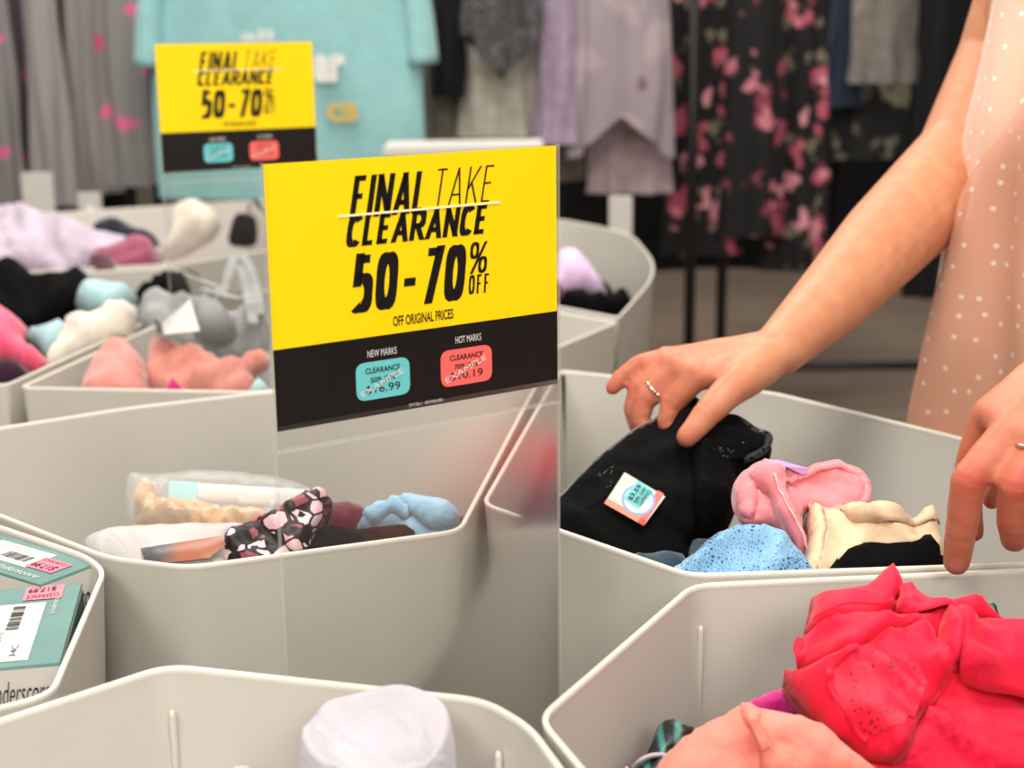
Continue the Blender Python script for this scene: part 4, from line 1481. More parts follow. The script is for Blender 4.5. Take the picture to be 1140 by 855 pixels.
dg = bpy.context.evaluated_depsgraph_get()
me2 = bpy.data.meshes.new_from_object(person.evaluated_get(dg))
person.modifiers.clear()
person.data = me2
bpy.data.meshes.remove(me)
co = np.empty(len(me2.vertices) * 3); me2.vertices.foreach_get('co', co); co = co.reshape(-1, 3)
no = np.empty(len(me2.vertices) * 3); me2.vertices.foreach_get('normal', no); no = no.reshape(-1, 3)
red = np.zeros(len(co)); nail = np.zeros(len(co))
for p, r, a in RED:
    d = np.linalg.norm(co - np.array(p), axis=1)
    red = np.maximum(red, a * np.exp(-(d / r) ** 2 * .9))
# hands on the whole a little redder than the arms
for c_, r in ((rf[2][1][0], .07), (lf[1][1][0], .09)):
    d = np.linalg.norm(co - np.array(c_), axis=1)
    red = np.maximum(red, .45 * np.clip(1.6 - d / r, 0, 1))
for p, r in NAIL:
    d = co - np.array(p)
    d[:, 2] *= .72
    nail = np.maximum(nail, np.clip((1.15 - np.linalg.norm(d, axis=1) / r) * 6, 0, 1))
# nails sit in a shallow bed, knuckles carry small creases
hand = np.zeros(len(co), bool)
for c_, r in ((rf[1][1][0], .12), (lf[1][1][0], .14)):
    hand |= np.linalg.norm(co - np.array(c_), axis=1) < r
disp = np.zeros(len(co))
for fgr in rf + lf + [TH, LT]:
    for i_ in (1, 2):
        p, r = fgr[i_]
        ax = np.array((fgr[i_ + 1][0] - fgr[i_ - 1][0]).normalized()) if i_ + 1 < len(fgr) else None
        d = co - np.array(p)
        along = d @ ax
        near = np.linalg.norm(d, axis=1) < r * 1.6
        disp[near] += (-.00035 * np.cos(along[near] / .0016 * 1.0) * np.exp(-(along[near] / .0042) ** 2))
ring_n = np.abs(nail - .5)
disp -= .0004 * ((nail > .15) & (nail < .8))
idx = np.where(hand)[0]
for i_ in idx:
    x_, y_, z_ = co[i_]
    disp[i_] += .0007 * noise.noise(Vector((x_ * 70, y_ * 70, z_ * 70)))
co += no * disp[:, None]
me2.vertices.foreach_set('co', co.ravel())
at = me2.attributes.new('redness', 'FLOAT', 'POINT'); at.data.foreach_set('value', red)
at = me2.attributes.new('nail', 'FLOAT', 'POINT'); at.data.foreach_set('value', nail)
for p in me2.polygons: p.use_smooth = True
t = NT('skin')
a1 = t.n('ShaderNodeAttribute', attribute_name='redness'); a2 = t.n('ShaderNodeAttribute', attribute_name='nail')
nz = t.n('ShaderNodeTexNoise'); nz.inputs['Scale'].default_value = 55; nz.inputs['Detail'].default_value = 6
t.l(t.pos(), nz.inputs['Vector'])
base = t.ramp(nz.outputs[0], [(.3, (190, 126, 92)), (.7, (202, 140, 106))])
mx = t.n('ShaderNodeMix', data_type='RGBA'); t.l(a1.outputs['Fac'], mx.inputs[0]); t.l(base, mx.inputs[6]); mx.inputs[7].default_value = lin((184, 80, 66))
mx2 = t.n('ShaderNodeMix', data_type='RGBA'); t.l(a2.outputs['Fac'], mx2.inputs[0]); t.l(mx.outputs[2], mx2.inputs[6]); mx2.inputs[7].default_value = lin((204, 120, 100))
t.l(mx2.outputs[2], t.b.inputs['Base Color'])
t.b.inputs['Roughness'].default_value = .45
t.b.inputs['Specular IOR Level'].default_value = .35
t.b.inputs['Subsurface Weight'].default_value = .12
t.b.inputs['Subsurface Radius'].default_value = (.012, .004, .002)
n2 = t.n('ShaderNodeTexNoise'); n2.inputs['Scale'].default_value = 420; n2.inputs['Detail'].default_value = 3
t.l(t.pos(), n2.inputs['Vector']); t.bump(n2.outputs[0], .12, .0012)
me2.materials.clear(); me2.materials.append(t.m)
tag(person, 'woman in dotted peach blouse, one hand lifting black panties, other on the bin wall', 'person')


def torus(name, c, axis, R_, r_, mat, parent):
    axis = Vector(axis).normalized()
    q = axis.to_track_quat('Z', 'Y')
    pts = [Vector(c) + q @ Vector((R_ * math.cos(a), R_ * math.sin(a), 0)) for a in np.linspace(0, 2 * math.pi, 29)]
    return tube(name, pts, r_, mat, parent, 8)


a_, b_ = rf[2][0], rf[2][1]
torus('finger_ring', a_[0].lerp(b_[0], .66), b_[0] - a_[0], a_[1] * .34 + b_[1] * .66 + .0006, .0013, M['chrome'], person)
a_, b_ = lf[2][0], lf[2][1]
torus('finger_ring', a_[0].lerp(b_[0], .30), b_[0] - a_[0], a_[1] * .7 + b_[1] * .3 + .0006, .0016, M['chrome'], person)


# blouse: rings of a loosely hanging ellipse
def loft(name, zs, fn, mat, parent, a0=0., a1=2 * math.pi, n=96, closed=True):
    v, f, uv = [], [], []
    for z in zs:
        s0, s1 = (a0(z) if callable(a0) else a0), (a1(z) if callable(a1) else a1)
        for k in range(n + (0 if closed else 1)):
            a = s0 + (s1 - s0) * k / n
            v.append(fn(a, z)); uv.append((a * .19, z))
    m_ = n if closed else n + 1
    for i in range(len(zs) - 1):
        for k in range(n):
            k2 = (k + 1) % m_
            f.append((i * m_ + k, i * m_ + k2, (i + 1) * m_ + k2, (i + 1) * m_ + k))
    me = bpy.data.meshes.new(name)
    me.from_pydata([tuple(p) for p in v], [], f)
    ul = me.uv_layers.new(name='UVMap')
    for pi, p in enumerate(me.polygons):
        us = [uv[i] for i in p.vertices]
        wrap = max(u[0] for u in us) - min(u[0] for u in us) > .5
        for li, u in zip(p.loop_indices, us):
            ul.data[li].uv = (u[0] + (2 * math.pi * .19 if wrap and u[0] < .5 else 0), u[1])
    return link(name, me, mat, parent)


def blouse_pt(a, z, off=0.):
    k = max(0, min(1, (1.37 - z) / .62))          # 0 at the shoulders, 1 at the hem
    c_ = chest.lerp(hips + FW * .02, min(1, max(0, (1.24 - z) / .34)))
    aw = .162 + .014 * k + .02 * math.sin(k * 3) - (.10 * max(0, (z - 1.34) / .06) if z > 1.34 else 0)
    bw = .118 + .032 * k + .02 * math.exp(-((z - 1.20) / .08) ** 2) - (.04 * max(0, (z - 1.34) / .06) if z > 1.34 else 0)
    rip = (.004 + .016 * k) * math.sin(a * 9 + 3 * noise.noise(Vector((a * 1.2, z * 3, 2.)))) + .004 * noise.noise(Vector((a * 3, z * 9, 5.)))
    rr = 1 + off
    return Vector((c_.x, c_.y, z)) + RT * (math.cos(a) * (aw * rr + rip)) + FW * (math.sin(a) * (bw * rr + rip))


t = NT('dotted peach chiffon')
uvn = t.n('ShaderNodeUVMap')
v = t.n('ShaderNodeTexVoronoi'); v.voronoi_dimensions = '2D'; v.inputs['Scale'].default_value = 37; v.inputs['Randomness'].default_value = .5
t.l(uvn.outputs[0], v.inputs['Vector'])
lt = t.n('ShaderNodeMath', operation='LESS_THAN'); lt.inputs[1].default_value = .095
t.l(v.outputs['Distance'], lt.inputs[0])
t.l(t.ramp(lt.outputs[0], [(.4, (222, 180, 156)), (.6, (246, 232, 220))]), t.b.inputs['Base Color'])
t.b.inputs['Roughness'].default_value = .7; t.b.inputs['Sheen Weight'].default_value = .3
M['blouse'] = t.m
zs = list(np.linspace(1.40, .76, 44))
bl_o = loft('blouse', zs, blouse_pt, M['blouse'], person)
bl_o['label'] = 'peach chiffon blouse with white dots'
t = NT('sheer dotted overlay')
uvn = t.n('ShaderNodeUVMap')
v = t.n('ShaderNodeTexVoronoi'); v.voronoi_dimensions = '2D'; v.inputs['Scale'].default_value = 37; v.inputs['Randomness'].default_value = .5
t.l(uvn.outputs[0], v.inputs['Vector'])
lt = t.n('ShaderNodeMath', operation='LESS_THAN'); lt.inputs[1].default_value = .095
t.l(v.outputs['Distance'], lt.inputs[0])
t.l(t.ramp(lt.outputs[0], [(.4, (228, 170, 142)), (.6, (250, 236, 226))]), t.b.inputs['Base Color'])
t.b.inputs['Roughness'].default_value = .7; t.b.inputs['Alpha'].default_value = .72
ov = loft('blouse_overlay', list(np.linspace(1.39, .80, 40)), lambda a, z: blouse_pt(a, z, .07), t.m, person,
          a0=lambda z: max(.45, .75 + (z - 1.06) * 3.2), a1=4.6, n=60, closed=False)
# trousers, shoes, hair, eyes
tr_bm = bmesh.new()
for s_ in (-1, 1):
    hp = hips + RT * (.085 * s_); kn = hips + RT * (.09 * s_) + FW * .02; an = hips + RT * (.09 * s_) - FW * .02
    tube_bm(tr_bm, [Vector((hp.x, hp.y, .93)), Vector((hp.x, hp.y, .84)), Vector((kn.x, kn.y, .48)), Vector((an.x, an.y, .10))], [.105, .104, .072, .062], 24, False)
tube_bm(tr_bm, [hips + Vector((0, 0, .04)), hips + Vector((0, 0, -.05))], [.13, .13], 24, False)
from_bm('trousers', tr_bm, M['black'], person)
for s_ in (-1, 1):
    an = hips + RT * (.09 * s_) - FW * .02
    bm = bmesh.new()
    q = FW.to_track_quat('X', 'Z').to_matrix().to_4x4()
    bmesh.ops.create_uvsphere(bm, u_segments=20, v_segments=12, radius=1, matrix=Matrix.Translation((an.x + FW.x * .05, an.y + FW.y * .05, .043)) @ q @ Matrix.Diagonal((.135, .05, .043, 1)))
    from_bm('shoe', bm, M['black'], person)
hb = bmesh.new()
bmesh.ops.create_uvsphere(hb, u_segments=28, v_segments=18, radius=1, matrix=Matrix.Translation(head - FW * .022 + Vector((0, 0, .045))) @ Matrix.Diagonal((.098, .098, .092, 1)))
tube_bm(hb, [head - FW * .07 + Vector((0, 0, .03)), head - FW * .095 + Vector((0, 0, -.06)), head - FW * .10 + Vector((0, 0, -.17))], [.075, .07, .03], 16)
from_bm('hair', hb, fabric('brown hair', (70, 46, 32), .5, .1), person)
for s_ in (-1, 1):
    bm = bmesh.new(); bmesh.ops.create_uvsphere(bm, u_segments=12, v_segments=8, radius=.011, matrix=Matrix.Translation(head + FW * .077 + RT * (.031 * s_) + Vector((0, 0, -.006))))
    from_bm('eye', bm, plain('eye', (60, 44, 36), .2), person)


# ------------------------------------------------------------------ clothes in the far bins
FARG = 'clothes heaped in the far bins'


def far(name, label, cat, out, z, mat, **kw):
    k = dict(g=.7, bulge=.02, w=.03, fold=.016, ff=14, ang=random.uniform(0, 3), seed=random.uniform(1, 90), step=.011, drop=.02)
    k.update(kw)
    return garment(name, label, cat, out, z, M[mat] if isinstance(mat, str) else mat, None, **k)


far('lavender_garment', 'pale lavender garment spread over the rear of the far bins', 'clothing',
    [(-30, 235), (20, 228), (60, 240), (100, 250), (150, 262), (145, 280), (110, 292), (84, 302), (62, 306), (30, 292), (-30, 310)], RIM + .005, 'lilac', fold=.02)
far('navy_garment', 'dark navy garment behind the lavender one in the far bins', 'clothing', [(98, 256), (128, 242), (150, 252), (172, 258), (172, 268), (140, 270)], RIM - .01, 'darknavy')
far('white_cup', 'white moulded bra cup standing up in the far bins', 'underwear', [(172, 284), (186, 262), (188, 238), (200, 224), (222, 221), (238, 232), (244, 246), (236, 262), (214, 276), (192, 286)], RIM + .01, 'ivory', g=1.4, bulge=.045, w=.06, fold=.004)
far('black_pouch', 'small black piece of clothing just beside the blurred sign, past the white cup', 'clothing', [(252, 262), (260, 240), (276, 234), (284, 242), (283, 268), (262, 270)], RIM + .0, 'black', g=1.3)
far('mauve_garment', 'mauve satin garment between the black ones in the far bins', 'clothing', [(94, 300), (104, 282), (130, 276), (150, 266), (172, 270), (178, 290), (168, 304), (150, 314), (120, 316), (98, 312)], RIM - .012, 'mauve', bulge=.035)
far('dark_mauve_garment', 'dark mauve folds tucked against the mauve satin garment', 'clothing', [(94, 302), (100, 284), (124, 282), (136, 300), (138, 314), (112, 320)], RIM - .006, 'darkmauve')
far('black_garment', 'large black garment over the edge of the far bins, above the hot pink one', 'clothing', [(-30, 300), (0, 290), (14, 283), (28, 292), (34, 302), (66, 304), (84, 290), (96, 300), (98, 322), (84, 340), (60, 358), (28, 364), (0, 350), (-30, 345)], RIM - .004, 'black', g=.8)
far('black_garment', 'black garment behind the grey jersey bra in the far bins', 'clothing', [(146, 318), (172, 306), (190, 300), (216, 302), (238, 316), (236, 328), (200, 334), (160, 334)], RIM - .02, 'black')
far('aqua_garment', 'pale aqua garment on top of the large black one', 'clothing', [(80, 326), (88, 314), (104, 311), (146, 316), (148, 330), (134, 342), (100, 348), (88, 340)], RIM + .006, 'aqua')
far('aqua_garment', 'pale blue cloth between the hot pink and ivory garments', 'clothing', [(26, 366), (48, 360), (72, 352), (80, 368), (60, 390), (40, 388)], RIM - .004, 'aqua')
far('ivory_garment', 'ivory garment hanging over the inner wall of the far bins', 'clothing', [(44, 404), (58, 376), (70, 350), (74, 344), (100, 346), (130, 336), (148, 332), (150, 350), (142, 370), (110, 382), (80, 394), (58, 410)], RIM + .012, 'ivory', g=.8)
far('hot_pink_garment', 'hot pink garment at the picture edge in the far bins', 'clothing', [(-40, 330), (0, 334), (20, 348), (28, 360), (24, 372), (40, 384), (52, 398), (44, 412), (20, 408), (0, 398), (-40, 400)], RIM + .004, 'hotpink', g=.8)
far('plum_garment', 'plum and white cloth below the hot pink garment', 'clothing', [(-30, 405), (0, 396), (24, 402), (38, 412), (20, 424), (-20, 430)], RIM - .012, 'plum')
far('grey_bra', 'grey jersey bra with loose straps behind the sharp sign', 'underwear', [(150, 350), (156, 332), (176, 322), (200, 330), (222, 332), (240, 334), (262, 344), (290, 340), (300, 370), (290, 392), (250, 396), (220, 384), (180, 386), (158, 378)], RIM + .0, 'greybra', fold=.03, g=.8)
far('grey_bra', 'grey folded bra cup in front of the loose straps', 'underwear', [(212, 345), (222, 334), (246, 336), (262, 350), (258, 366), (236, 372), (218, 366)], RIM + .014, 'greybra', fold=.008, bulge=.03)
for i_, q_ in enumerate(([(252, 310), (262, 286), (274, 290), (284, 316), (290, 350)], [(246, 330), (258, 300), (268, 300), (276, 330), (282, 360)], [(226, 322), (246, 328), (266, 332), (286, 330)])):
    o = tube('bra_strap', [Vector(p) for p in catmull([P(x, y, RIM + .02)[:] for x, y in q_], 8)], .008, M['greybra'], None, 8, .4)
    tag(o, ['grey bra strap arching up highest beside the sharp sign', 'grey bra strap looping inside the highest strap', 'grey bra strap lying flat over the black garment'][i_], 'bra strap', 'loose grey bra straps')
du, o = far('dusty_pink_garment', 'dusty pink garment with a crumpled collar at the front of the far bins', 'clothing', [(84, 440), (92, 412), (112, 388), (124, 378), (146, 382), (160, 396), (164, 420), (160, 446), (120, 452)], RIM + .0, 'dusty', ridges=[([(110, 396), (136, 392), (152, 410)], .012, .016)])
ds, o = far('dusty_pink_bra', 'shiny dusty pink bra carrying a white tag with a black edge', 'underwear', [(160, 440), (158, 390), (166, 370), (180, 372), (200, 380), (230, 388), (260, 398), (282, 384), (296, 378), (298, 398), (280, 412), (296, 440), (230, 450)], RIM + .0, 'dusty2', fold=.02)
tq = [ds.at(x, y, .035) for x, y in [(184, 374), (219, 362), (228, 390), (190, 402)]]
tn_ = ds.n
tg = quad_obj('hang_tag', tq[::-1], tn_, M['card'], o); tg['label'] = 'white hang tag'
tq2 = [ds.at(x, y, .037) for x, y in [(177, 376), (183, 373), (190, 400), (184, 402)]]
quad_obj('tag_edge', tq2[::-1], tn_, M['ink'], tg)
text_fit('tag_lettering', 'BARELY 34B', ds.at(196, 388, .0365), ds.at(216, 383, .0365), ds.at(195, 383, .0365), tn_, M['ink'], tg)
far('magenta_scrap', 'scrap of magenta cloth under the dusty pink bra', 'clothing', [(178, 432), (184, 420), (200, 420), (206, 432)], RIM + .003, 'magenta', fold=.004)
far('aqua_scrap', 'scrap of pale blue cloth at the corner by the sharp sign', 'clothing', [(274, 432), (278, 416), (294, 416), (296, 432)], RIM + .003, 'aqua', fold=.004)
far('lilac_pad', 'lilac padded cup in the bin with the curved wall', 'underwear', [(612, 290), (622, 278), (640, 276), (656, 288), (668, 306), (676, 318), (668, 328), (640, 326), (612, 330)], RIM - .02, 'lilac2', g=1., bulge=.04, w=.06, fold=.006)
far('black_garment', 'black cloth under the lilac pad in the bin with the curved wall', 'clothing', [(610, 336), (640, 322), (668, 328), (690, 320), (705, 326), (700, 342), (660, 352), (610, 352)], RIM - .04, 'black')
far('brown_garment', 'brown scrap between the lilac pad and the sharp sign', 'clothing', [(614, 312), (622, 308), (628, 316), (624, 326), (614, 326)], RIM + .0, 'burg', fold=.004, g=1.)

# ------------------------------------------------------------------ hanging clothes behind


def spots(name, bgc, layers, scale=6., rough=.85):
    """printed cloth: layers of (colour, dot radius, scale, seed offset)"""
    t = NT(name)
    cur = None
    last = lin(bgc)
    for c, rad_, sc_, off in layers:
        mp = t.n('ShaderNodeMapping'); mp.inputs['Location'].default_value = (off, off * .7, off * 1.3); mp.inputs['Scale'].default_value = (1, .4, .8)
        t.l(t.pos(), mp.inputs[0])
        wn = t.n('ShaderNodeTexNoise'); wn.inputs['Scale'].default_value = sc_ * 1.6
        t.l(mp.outputs[0], wn.inputs['Vector'])
        ad = t.n('ShaderNodeMix', data_type='VECTOR'); ad.inputs[0].default_value = .12
        t.l(mp.outputs[0], ad.inputs[4]); t.l(wn.outputs['Color'], ad.inputs[5])
        v = t.n('ShaderNodeTexVoronoi'); v.inputs['Scale'].default_value = sc_
        t.l(ad.outputs[1], v.inputs['Vector'])
        mr = t.n('ShaderNodeMapRange'); mr.inputs[1].default_value = rad_ * 1.15; mr.inputs[2].default_value = rad_ * .85
        t.l(v.outputs['Distance'], mr.inputs[0])
        mx = t.n('ShaderNodeMix', data_type='RGBA')
        t.l(mr.outputs[0], mx.inputs[0])
        if cur is None: mx.inputs[6].default_value = last
        else: t.l(cur, mx.inputs[6])
        mx.inputs[7].default_value = lin(c)
        cur = mx.outputs[2]
    t.l(cur, t.b.inputs['Base Color'])
    t.b.inputs['Roughness'].default_value = rough
    return t.m


GM = {
    'robe': spots('grey robe with pink flowers', (128, 124, 122), [((206, 60, 120), .27, 8, 2.), ((216, 100, 144), .22, 9, 7.)]),
    'robe2': spots('pale grey robe with pink flowers', (150, 144, 142), [((208, 74, 130), .27, 7.4, 5.)]),
    'teal': fabric('pale teal jersey', (142, 190, 190), .85, .2, 300, .03),
    'dots': spots('charcoal dotted cloth', (58, 56, 58), [((120, 118, 118), .3, 40, 1.)]),
    'creamh': fabric('cream knit', (188, 182, 168), .85, .2, 300),
    'lilach': spots('lilac grey floral cloth', (158, 144, 150), [((176, 160, 164), .35, 9, 3.), ((124, 96, 108), .2, 7, 8.)]),
    'lilach2': fabric('lilac cotton', (168, 150, 170), .85, .2, 300),
    'floral': spots('black floral cloth', (18, 16, 18), [((120, 112, 92), .26, 13, 4.), ((186, 88, 108), .30, 10, 1.), ((222, 150, 160), .24, 11, 9.)]),
    'floral2': spots('black rose cloth', (14, 13, 14), [((150, 66, 84), .36, 10, 6.), ((204, 124, 138), .28, 12, 2.)]),
    'blackh': fabric('black hanging cloth', (14, 13, 15), .9, .05, 300),
    'navyh': fabric('navy hanging cloth', (32, 42, 60), .85, .2, 300),
    'greyh': fabric('taupe grey cloth', (116, 110, 104), .85, .2, 300),
    'lacy': spots('black cloth with cream flowers', (30, 29, 28), [((184, 176, 150), .32, 7, 2.), ((120, 116, 104), .25, 10, 5.)]),
    'khaki': fabric('khaki cloth', (112, 104, 92), .85, .2, 300),
    'pinkgrey': fabric('dusty lilac cotton', (176, 154, 160), .85, .2, 300),
}


def hang(name, label, cat, x0, x1, yb, Y, mat, ztop=1.66, d=.05, folds=5, amp=.014, hem=None, seed=0., group=None, shoulder=.12, sleeve=None, hook=True, wide=.5, top0=.28):
    """a garment on a hanger: closed cloth body with vertical folds, narrowing to the shoulders"""
    a, b = PY(x0, yb, Y), PY(x1, yb, Y)
    cx, hw, zb = (a.x + b.x) / 2, (b.x - a.x) / 2, (a.z + b.z) / 2
    n, m = 56, 26
    v, f = [], []
    for i in range(m):
        k = i / (m - 1)
        z = ztop - (ztop - zb) * k
        top = min(1, k * (ztop - zb) / shoulder)
        ww = hw * (top0 + wide * top ** .6 + (1 - wide - top0) * k)
        for j in range(n):
            an = 2 * math.pi * j / n
            rip = amp * (.25 + k) * (.6 * math.sin(an * folds + seed + 2.2 * noise.noise(Vector((an, k * 2, seed)))) + 1.2 * noise.noise(Vector((math.cos(an) * 3, math.sin(an) * 3, k * 3 + seed))))
            x = math.cos(an) * (ww + rip)
            y = math.sin(an) * (d * (.4 + .6 * top) + rip)
            zz = z
            if hem and k > .6:
                q = (k - .6) / .4
                zz += q * (hem * abs(math.cos(an)) + .02 * noise.noise(Vector((an * 2, seed, 3.))))
            v.append((x, y, zz - zb))
    for i in range(m - 1):
        for j in range(n):
            f.append((i * n + j, i * n + (j + 1) % n, (i + 1) * n + (j + 1) % n, (i + 1) * n + j))
    f.append(tuple(range(n - 1, -1, -1)))
    o = from_py(name, v, f, mat)
    o.location = (cx, Y, zb)
    tag(o, label, cat, group)
    if hook:
        pts = [(0, 0, ztop - zb - .01), (0, 0, ztop - zb + .05), (0, .018, ztop - zb + .085), (0, .0, ztop - zb + .104), (0, -.018, ztop - zb + .085)]
        tube('hanger_hook', [Vector(p) for p in catmull(pts, 5)], .0025, M['chrome'], o, 6)
    if sleeve:
        for s_, zl in sleeve:
            pts = [(s_ * hw * .72, 0, ztop - zb - shoulder), (s_ * hw * .92, .0, ztop - zb - shoulder - .12), (s_ * hw * .98, -.01, ztop - zb - zl)]
            tube('sleeve', [Vector(p) for p in catmull(pts, 6)], [.06 + .0008 * i for i in range(13)], mat, o, 14, .6)
    return o


RB = 'grey robes on the rack behind the far bins'
hang('robe', 'grey robe with pink flowers at the picture edge, first on the rack', 'robe', -34, 32, 236, 4.15, GM['robe'], folds=6, seed=1., group=RB)
hang('robe', 'grey robe with pink flowers second on the rack, beside the dark gap', 'robe', 42, 86, 228, 4.2, GM['robe2'], folds=5, seed=2.4, group=RB)
hang('robe', 'grey robe with pink flowers nearest the blurred sign', 'robe', 118, 172, 206, 4.12, GM['robe'], folds=6, seed=4.4, group=RB)
hang('robe', 'grey robe in the middle of the flowered ones, half behind them', 'robe', 84, 132, 214, 4.3, GM['robe2'], folds=5, seed=7.7, group=RB)
hang('dark_backing', 'black cloth added behind the grey flowered robes to darken their gaps', 'clothing', 20, 150, 235, 4.5, GM['blackh'], folds=7, seed=5.)  # added backing, put in only to keep the gaps between robes dark
hang('plum_robe', 'plum and grey garment low at the picture edge behind the robes', 'clothing', -40, 60, 262, 4.45, spots('plum print', (70, 56, 64), [((150, 50, 84), .25, 6, 1.)]), folds=7, seed=6.)
sh = hang('sleep_shirt', 'large pale teal sleep shirt with printed letters, hanging behind the blurred sign', 'shirt', 176, 478, 218, 3.85, GM['teal'], ztop=1.62, d=.07, folds=4, amp=.010, seed=3.3, shoulder=.10, sleeve=[(1, .40), (-1, .40)], wide=.64, top0=.30)
# printed letters on the shirt front
zf = sh.location


def shirt_text(txt, bl, tr, mat, w=.02):
    Yf = 3.85 - .092
    b0, t0 = PY(*bl, Yf), PY(*tr, Yf)
    b0, t0 = b0 - zf, t0 - zf
    text_fit('shirt_lettering', txt, Vector((b0.x, b0.y, b0.z)), Vector((t0.x, b0.y, b0.z)), Vector((b0.x, b0.y, t0.z)), Vector((0, -1, 0)), mat, sh, 0, w)


shirt_text('ar', (350, 92), (384, 60), M['white'], .05)
shirt_text('cs', (364, 136), (398, 114), plain('gold print', (196, 168, 84), .5), .04)
shirt_text('all', (268, 46), (304, 33), plain('pale print', (214, 216, 210), .5), .03)
hang('dotted_shirt', 'charcoal dotted top with a pointed hem between the teal shirt and lilac robe', 'shirt', 516, 604, 86, 4.0, GM['dots'], folds=4, hem=.12, seed=3.)
hang('cream_shirt', 'cream knit top hanging under the charcoal dotted one', 'shirt', 512, 604, 152, 4.15, GM['creamh'], folds=6, seed=8.)
hang('khaki_shirt', 'khaki garment beside the hem of the teal shirt', 'shirt', 478, 524, 162, 4.2, GM['khaki'], folds=4, seed=9.)
hang('black_shirt', 'narrow black top between the teal shirt and the cream top', 'shirt', 484, 520, 108, 4.1, GM['blackh'], folds=3, seed=11.)
hang('lilac_shirt', 'lilac cotton top hanging beside the cream one', 'shirt', 596, 640, 160, 4.1, GM['lilach2'], folds=4, seed=10.)
hang('brown_shirt', 'brown and lilac garment low behind the cream top', 'shirt', 580, 650, 200, 4.4, GM['khaki'], folds=4, seed=13.)
rk = dict(group='clothes on the rack behind the hand')
hang('lilac_robe', 'lilac grey floral robe with an uneven hem, beside the black garments', 'robe', 634, 748, 128, 4.1, GM['lilach'], folds=6, hem=-.12, seed=14., **rk)
hang('lilac_nightgown', 'lilac grey nightgown hanging lower behind the floral robe', 'nightgown', 656, 744, 214, 4.25, GM['pinkgrey'], folds=7, amp=.02, seed=16., **rk)
hang('black_gown', 'plain black gown behind the lilac robe', 'nightgown', 612, 770, 300, 4.75, GM['blackh'], folds=7, seed=17., **rk)
hang('floral_gown', 'black gown with large pink flowers beside the lilac robe', 'nightgown', 738, 822, 282, 4.35, GM['floral'], folds=6, seed=19., **rk)
hang('floral_gown', 'black gown with large pink flowers, second from the lilac robe', 'nightgown', 800, 868, 262, 4.3, GM['floral2'], folds=5, seed=21., **rk)
hang('floral_gown', 'black gown with pink flowers next to the navy garment', 'nightgown', 846, 922, 300, 4.4, GM['floral'], folds=6, seed=24., **rk)
hang('black_gown', 'black gown hanging low behind the pink flowered gowns', 'nightgown', 760, 960, 296, 5.0, GM['blackh'], folds=9, seed=25., **rk)
hang('navy_gown', 'navy gown between the flowered gowns and the taupe one', 'nightgown', 908, 956, 118, 4.4, GM['navyh'], folds=4, seed=27., **rk)
hang('taupe_shirt', 'taupe grey top with a ruffled cream edge near the woman', 'shirt', 944, 1018, 92, 4.3, GM['greyh'], folds=5, seed=28., **rk)
hang('cream_print_gown', 'black gown with cream flowers under the taupe top', 'nightgown', 914, 1012, 176, 4.5, GM['lacy'], folds=5, seed=29., **rk)
hang('black_gown', 'long black gown behind the woman\'s forearm', 'nightgown', 930, 1030, 300, 4.85, GM['blackh'], folds=6, seed=31., **rk)
hang('black_gown', 'black gown between the forearm and the peach blouse', 'nightgown', 1006, 1100, 330, 4.2, GM['blackh'], folds=6, seed=33., **rk)
hang('black_gown', 'black gown behind the woman\'s shoulder', 'nightgown', 1090, 1180, 330, 4.3, GM['blackh'], folds=6, seed=35., **rk)


def rack(label, xa, xb, Y, ztop=1.77):
    a, b = PY(xa, 200, Y).x, PY(xb, 200, Y).x
    r = empty('garment_rack', ((a + b) / 2, Y, 0)); tag(r, label, 'clothes rack')
    hw = (b - a) / 2
    tube('rail', [(-hw, 0, ztop), (hw, 0, ztop)], .012, M['dark_metal'], r, 10)
    for s_ in (-1, 1):
        tube('post', [(s_ * hw, 0, .03), (s_ * hw, 0, ztop)], .016, M['dark_metal'], r, 10)
        tube('foot', [(s_ * hw, -.16, .025), (s_ * hw, .16, .025)], .018, M['dark_metal'], r, 10)
    tube('base_bar', [(-hw, 0, .27), (hw, 0, .27)], .014, M['dark_metal'], r, 10)
    return r


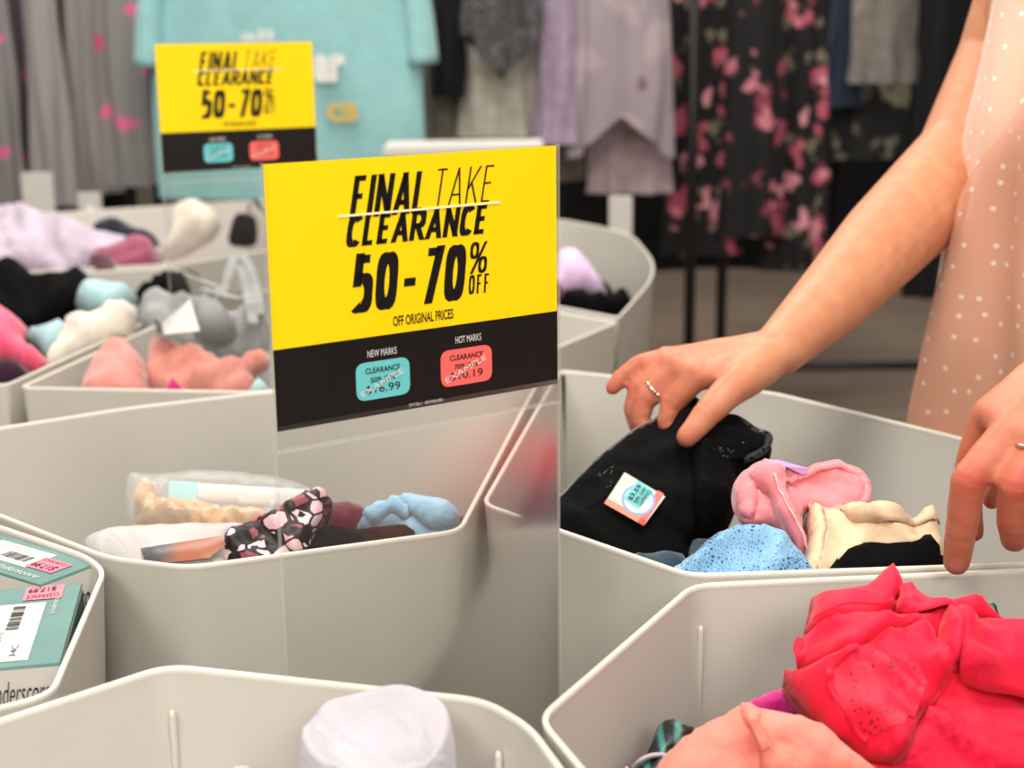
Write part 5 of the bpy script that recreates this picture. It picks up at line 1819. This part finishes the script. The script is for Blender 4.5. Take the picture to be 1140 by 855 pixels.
rack('dark metal rack of flowered and black gowns behind the hand', 806, 1150, 4.42)
rack('dark metal rack of lilac and cream clothes behind the sharp sign', 470, 770, 4.16)
rack('dark metal rack of grey flowered robes behind the far bins', -90, 176, 4.2)
rack('dark metal stand carrying the pale teal sleep shirt', 205, 455, 3.97, 1.73)
for (x0, y0, x1, y1, Y, lab) in ((28, 192, 58, 242, 3.78, 'white upright card beside the lavender heap, taller of the two by the robes'), (88, 214, 112, 234, 3.84, 'low white card between the robes and the far bins'), (678, 218, 704, 262, 3.4, 'white upright post behind the bin with the curved wall')):
    a, b = PY(x0, y1, Y), PY(x1, y0, Y)
    r = empty('card_holder', ((a.x + b.x) / 2, Y, 0)); tag(r, lab, 'card holder')
    w_ = (b.x - a.x) / 2
    box('card', (-w_, -.006, a.z), (w_, .006, b.z), M['card'], r, None, .002)
    tube('pole', [(0, .0, .02), (0, .0, a.z + .01)], .012, M['card'], r)
    box('foot', (-.05, -.05, 0), (.05, .05, .02), M['card'], r, None, .004)
a, b = PY(430, 176, 3.62), PY(604, 160, 3.62)
r = empty('shelf', ((a.x + b.x) / 2, 3.62, 0)); tag(r, 'narrow white shelf edge just above the sharp sign', 'shelf')
w_ = (b.x - a.x) / 2
box('shelf_board', (-w_, -.1, a.z + .01), (w_, .1, a.z + .035), M['card'], r, None, .003)
for s_ in (-1, 1): tube('leg', [(s_ * w_ * .9, 0, 0), (s_ * w_ * .9, 0, a.z + .012)], .012, M['card'], r)


# ------------------------------------------------------------------ light
w = bpy.data.worlds.new('store air')
w.use_nodes = True
w.node_tree.nodes['Background'].inputs[0].default_value = (1.0, .965, .91, 1)
w.node_tree.nodes['Background'].inputs[1].default_value = .58
scene.world = w


def area(name, loc, size, power, c=(1, .95, .88), target=(0, 0, 0)):
    l = bpy.data.lights.new(name, 'AREA')
    l.shape = 'RECTANGLE'
    l.size, l.size_y = size
    l.energy = power
    l.color = c
    o = bpy.data.objects.new(name, l)
    col.objects.link(o)
    o.location = loc
    d = Vector(target) - Vector(loc)
    o.rotation_euler = d.to_track_quat('-Z', 'Y').to_euler()
    return o


area('overhead_light', (.2, .6, 3.1), (.9, .9), 40, target=(0.1, 1.1, .9))
area('overhead_light', (-1.2, -.8, 3.0), (1.2, .8), 40, target=(-.1, 1.2, .9))
area('overhead_light', (-.6, 2.6, 3.1), (1.6, 1.2), 46, target=(-.4, 2.4, .9))
area('overhead_light', (0, 4.2, 3.1), (4, .6), 70, target=(0, 5.2, .6))

area('overhead_light', (.9, -1.6, 2.6), (1.2, .8), 40, target=(.0, 1.2, .8))  # added frontal fill behind the camera, brightens the bin fronts
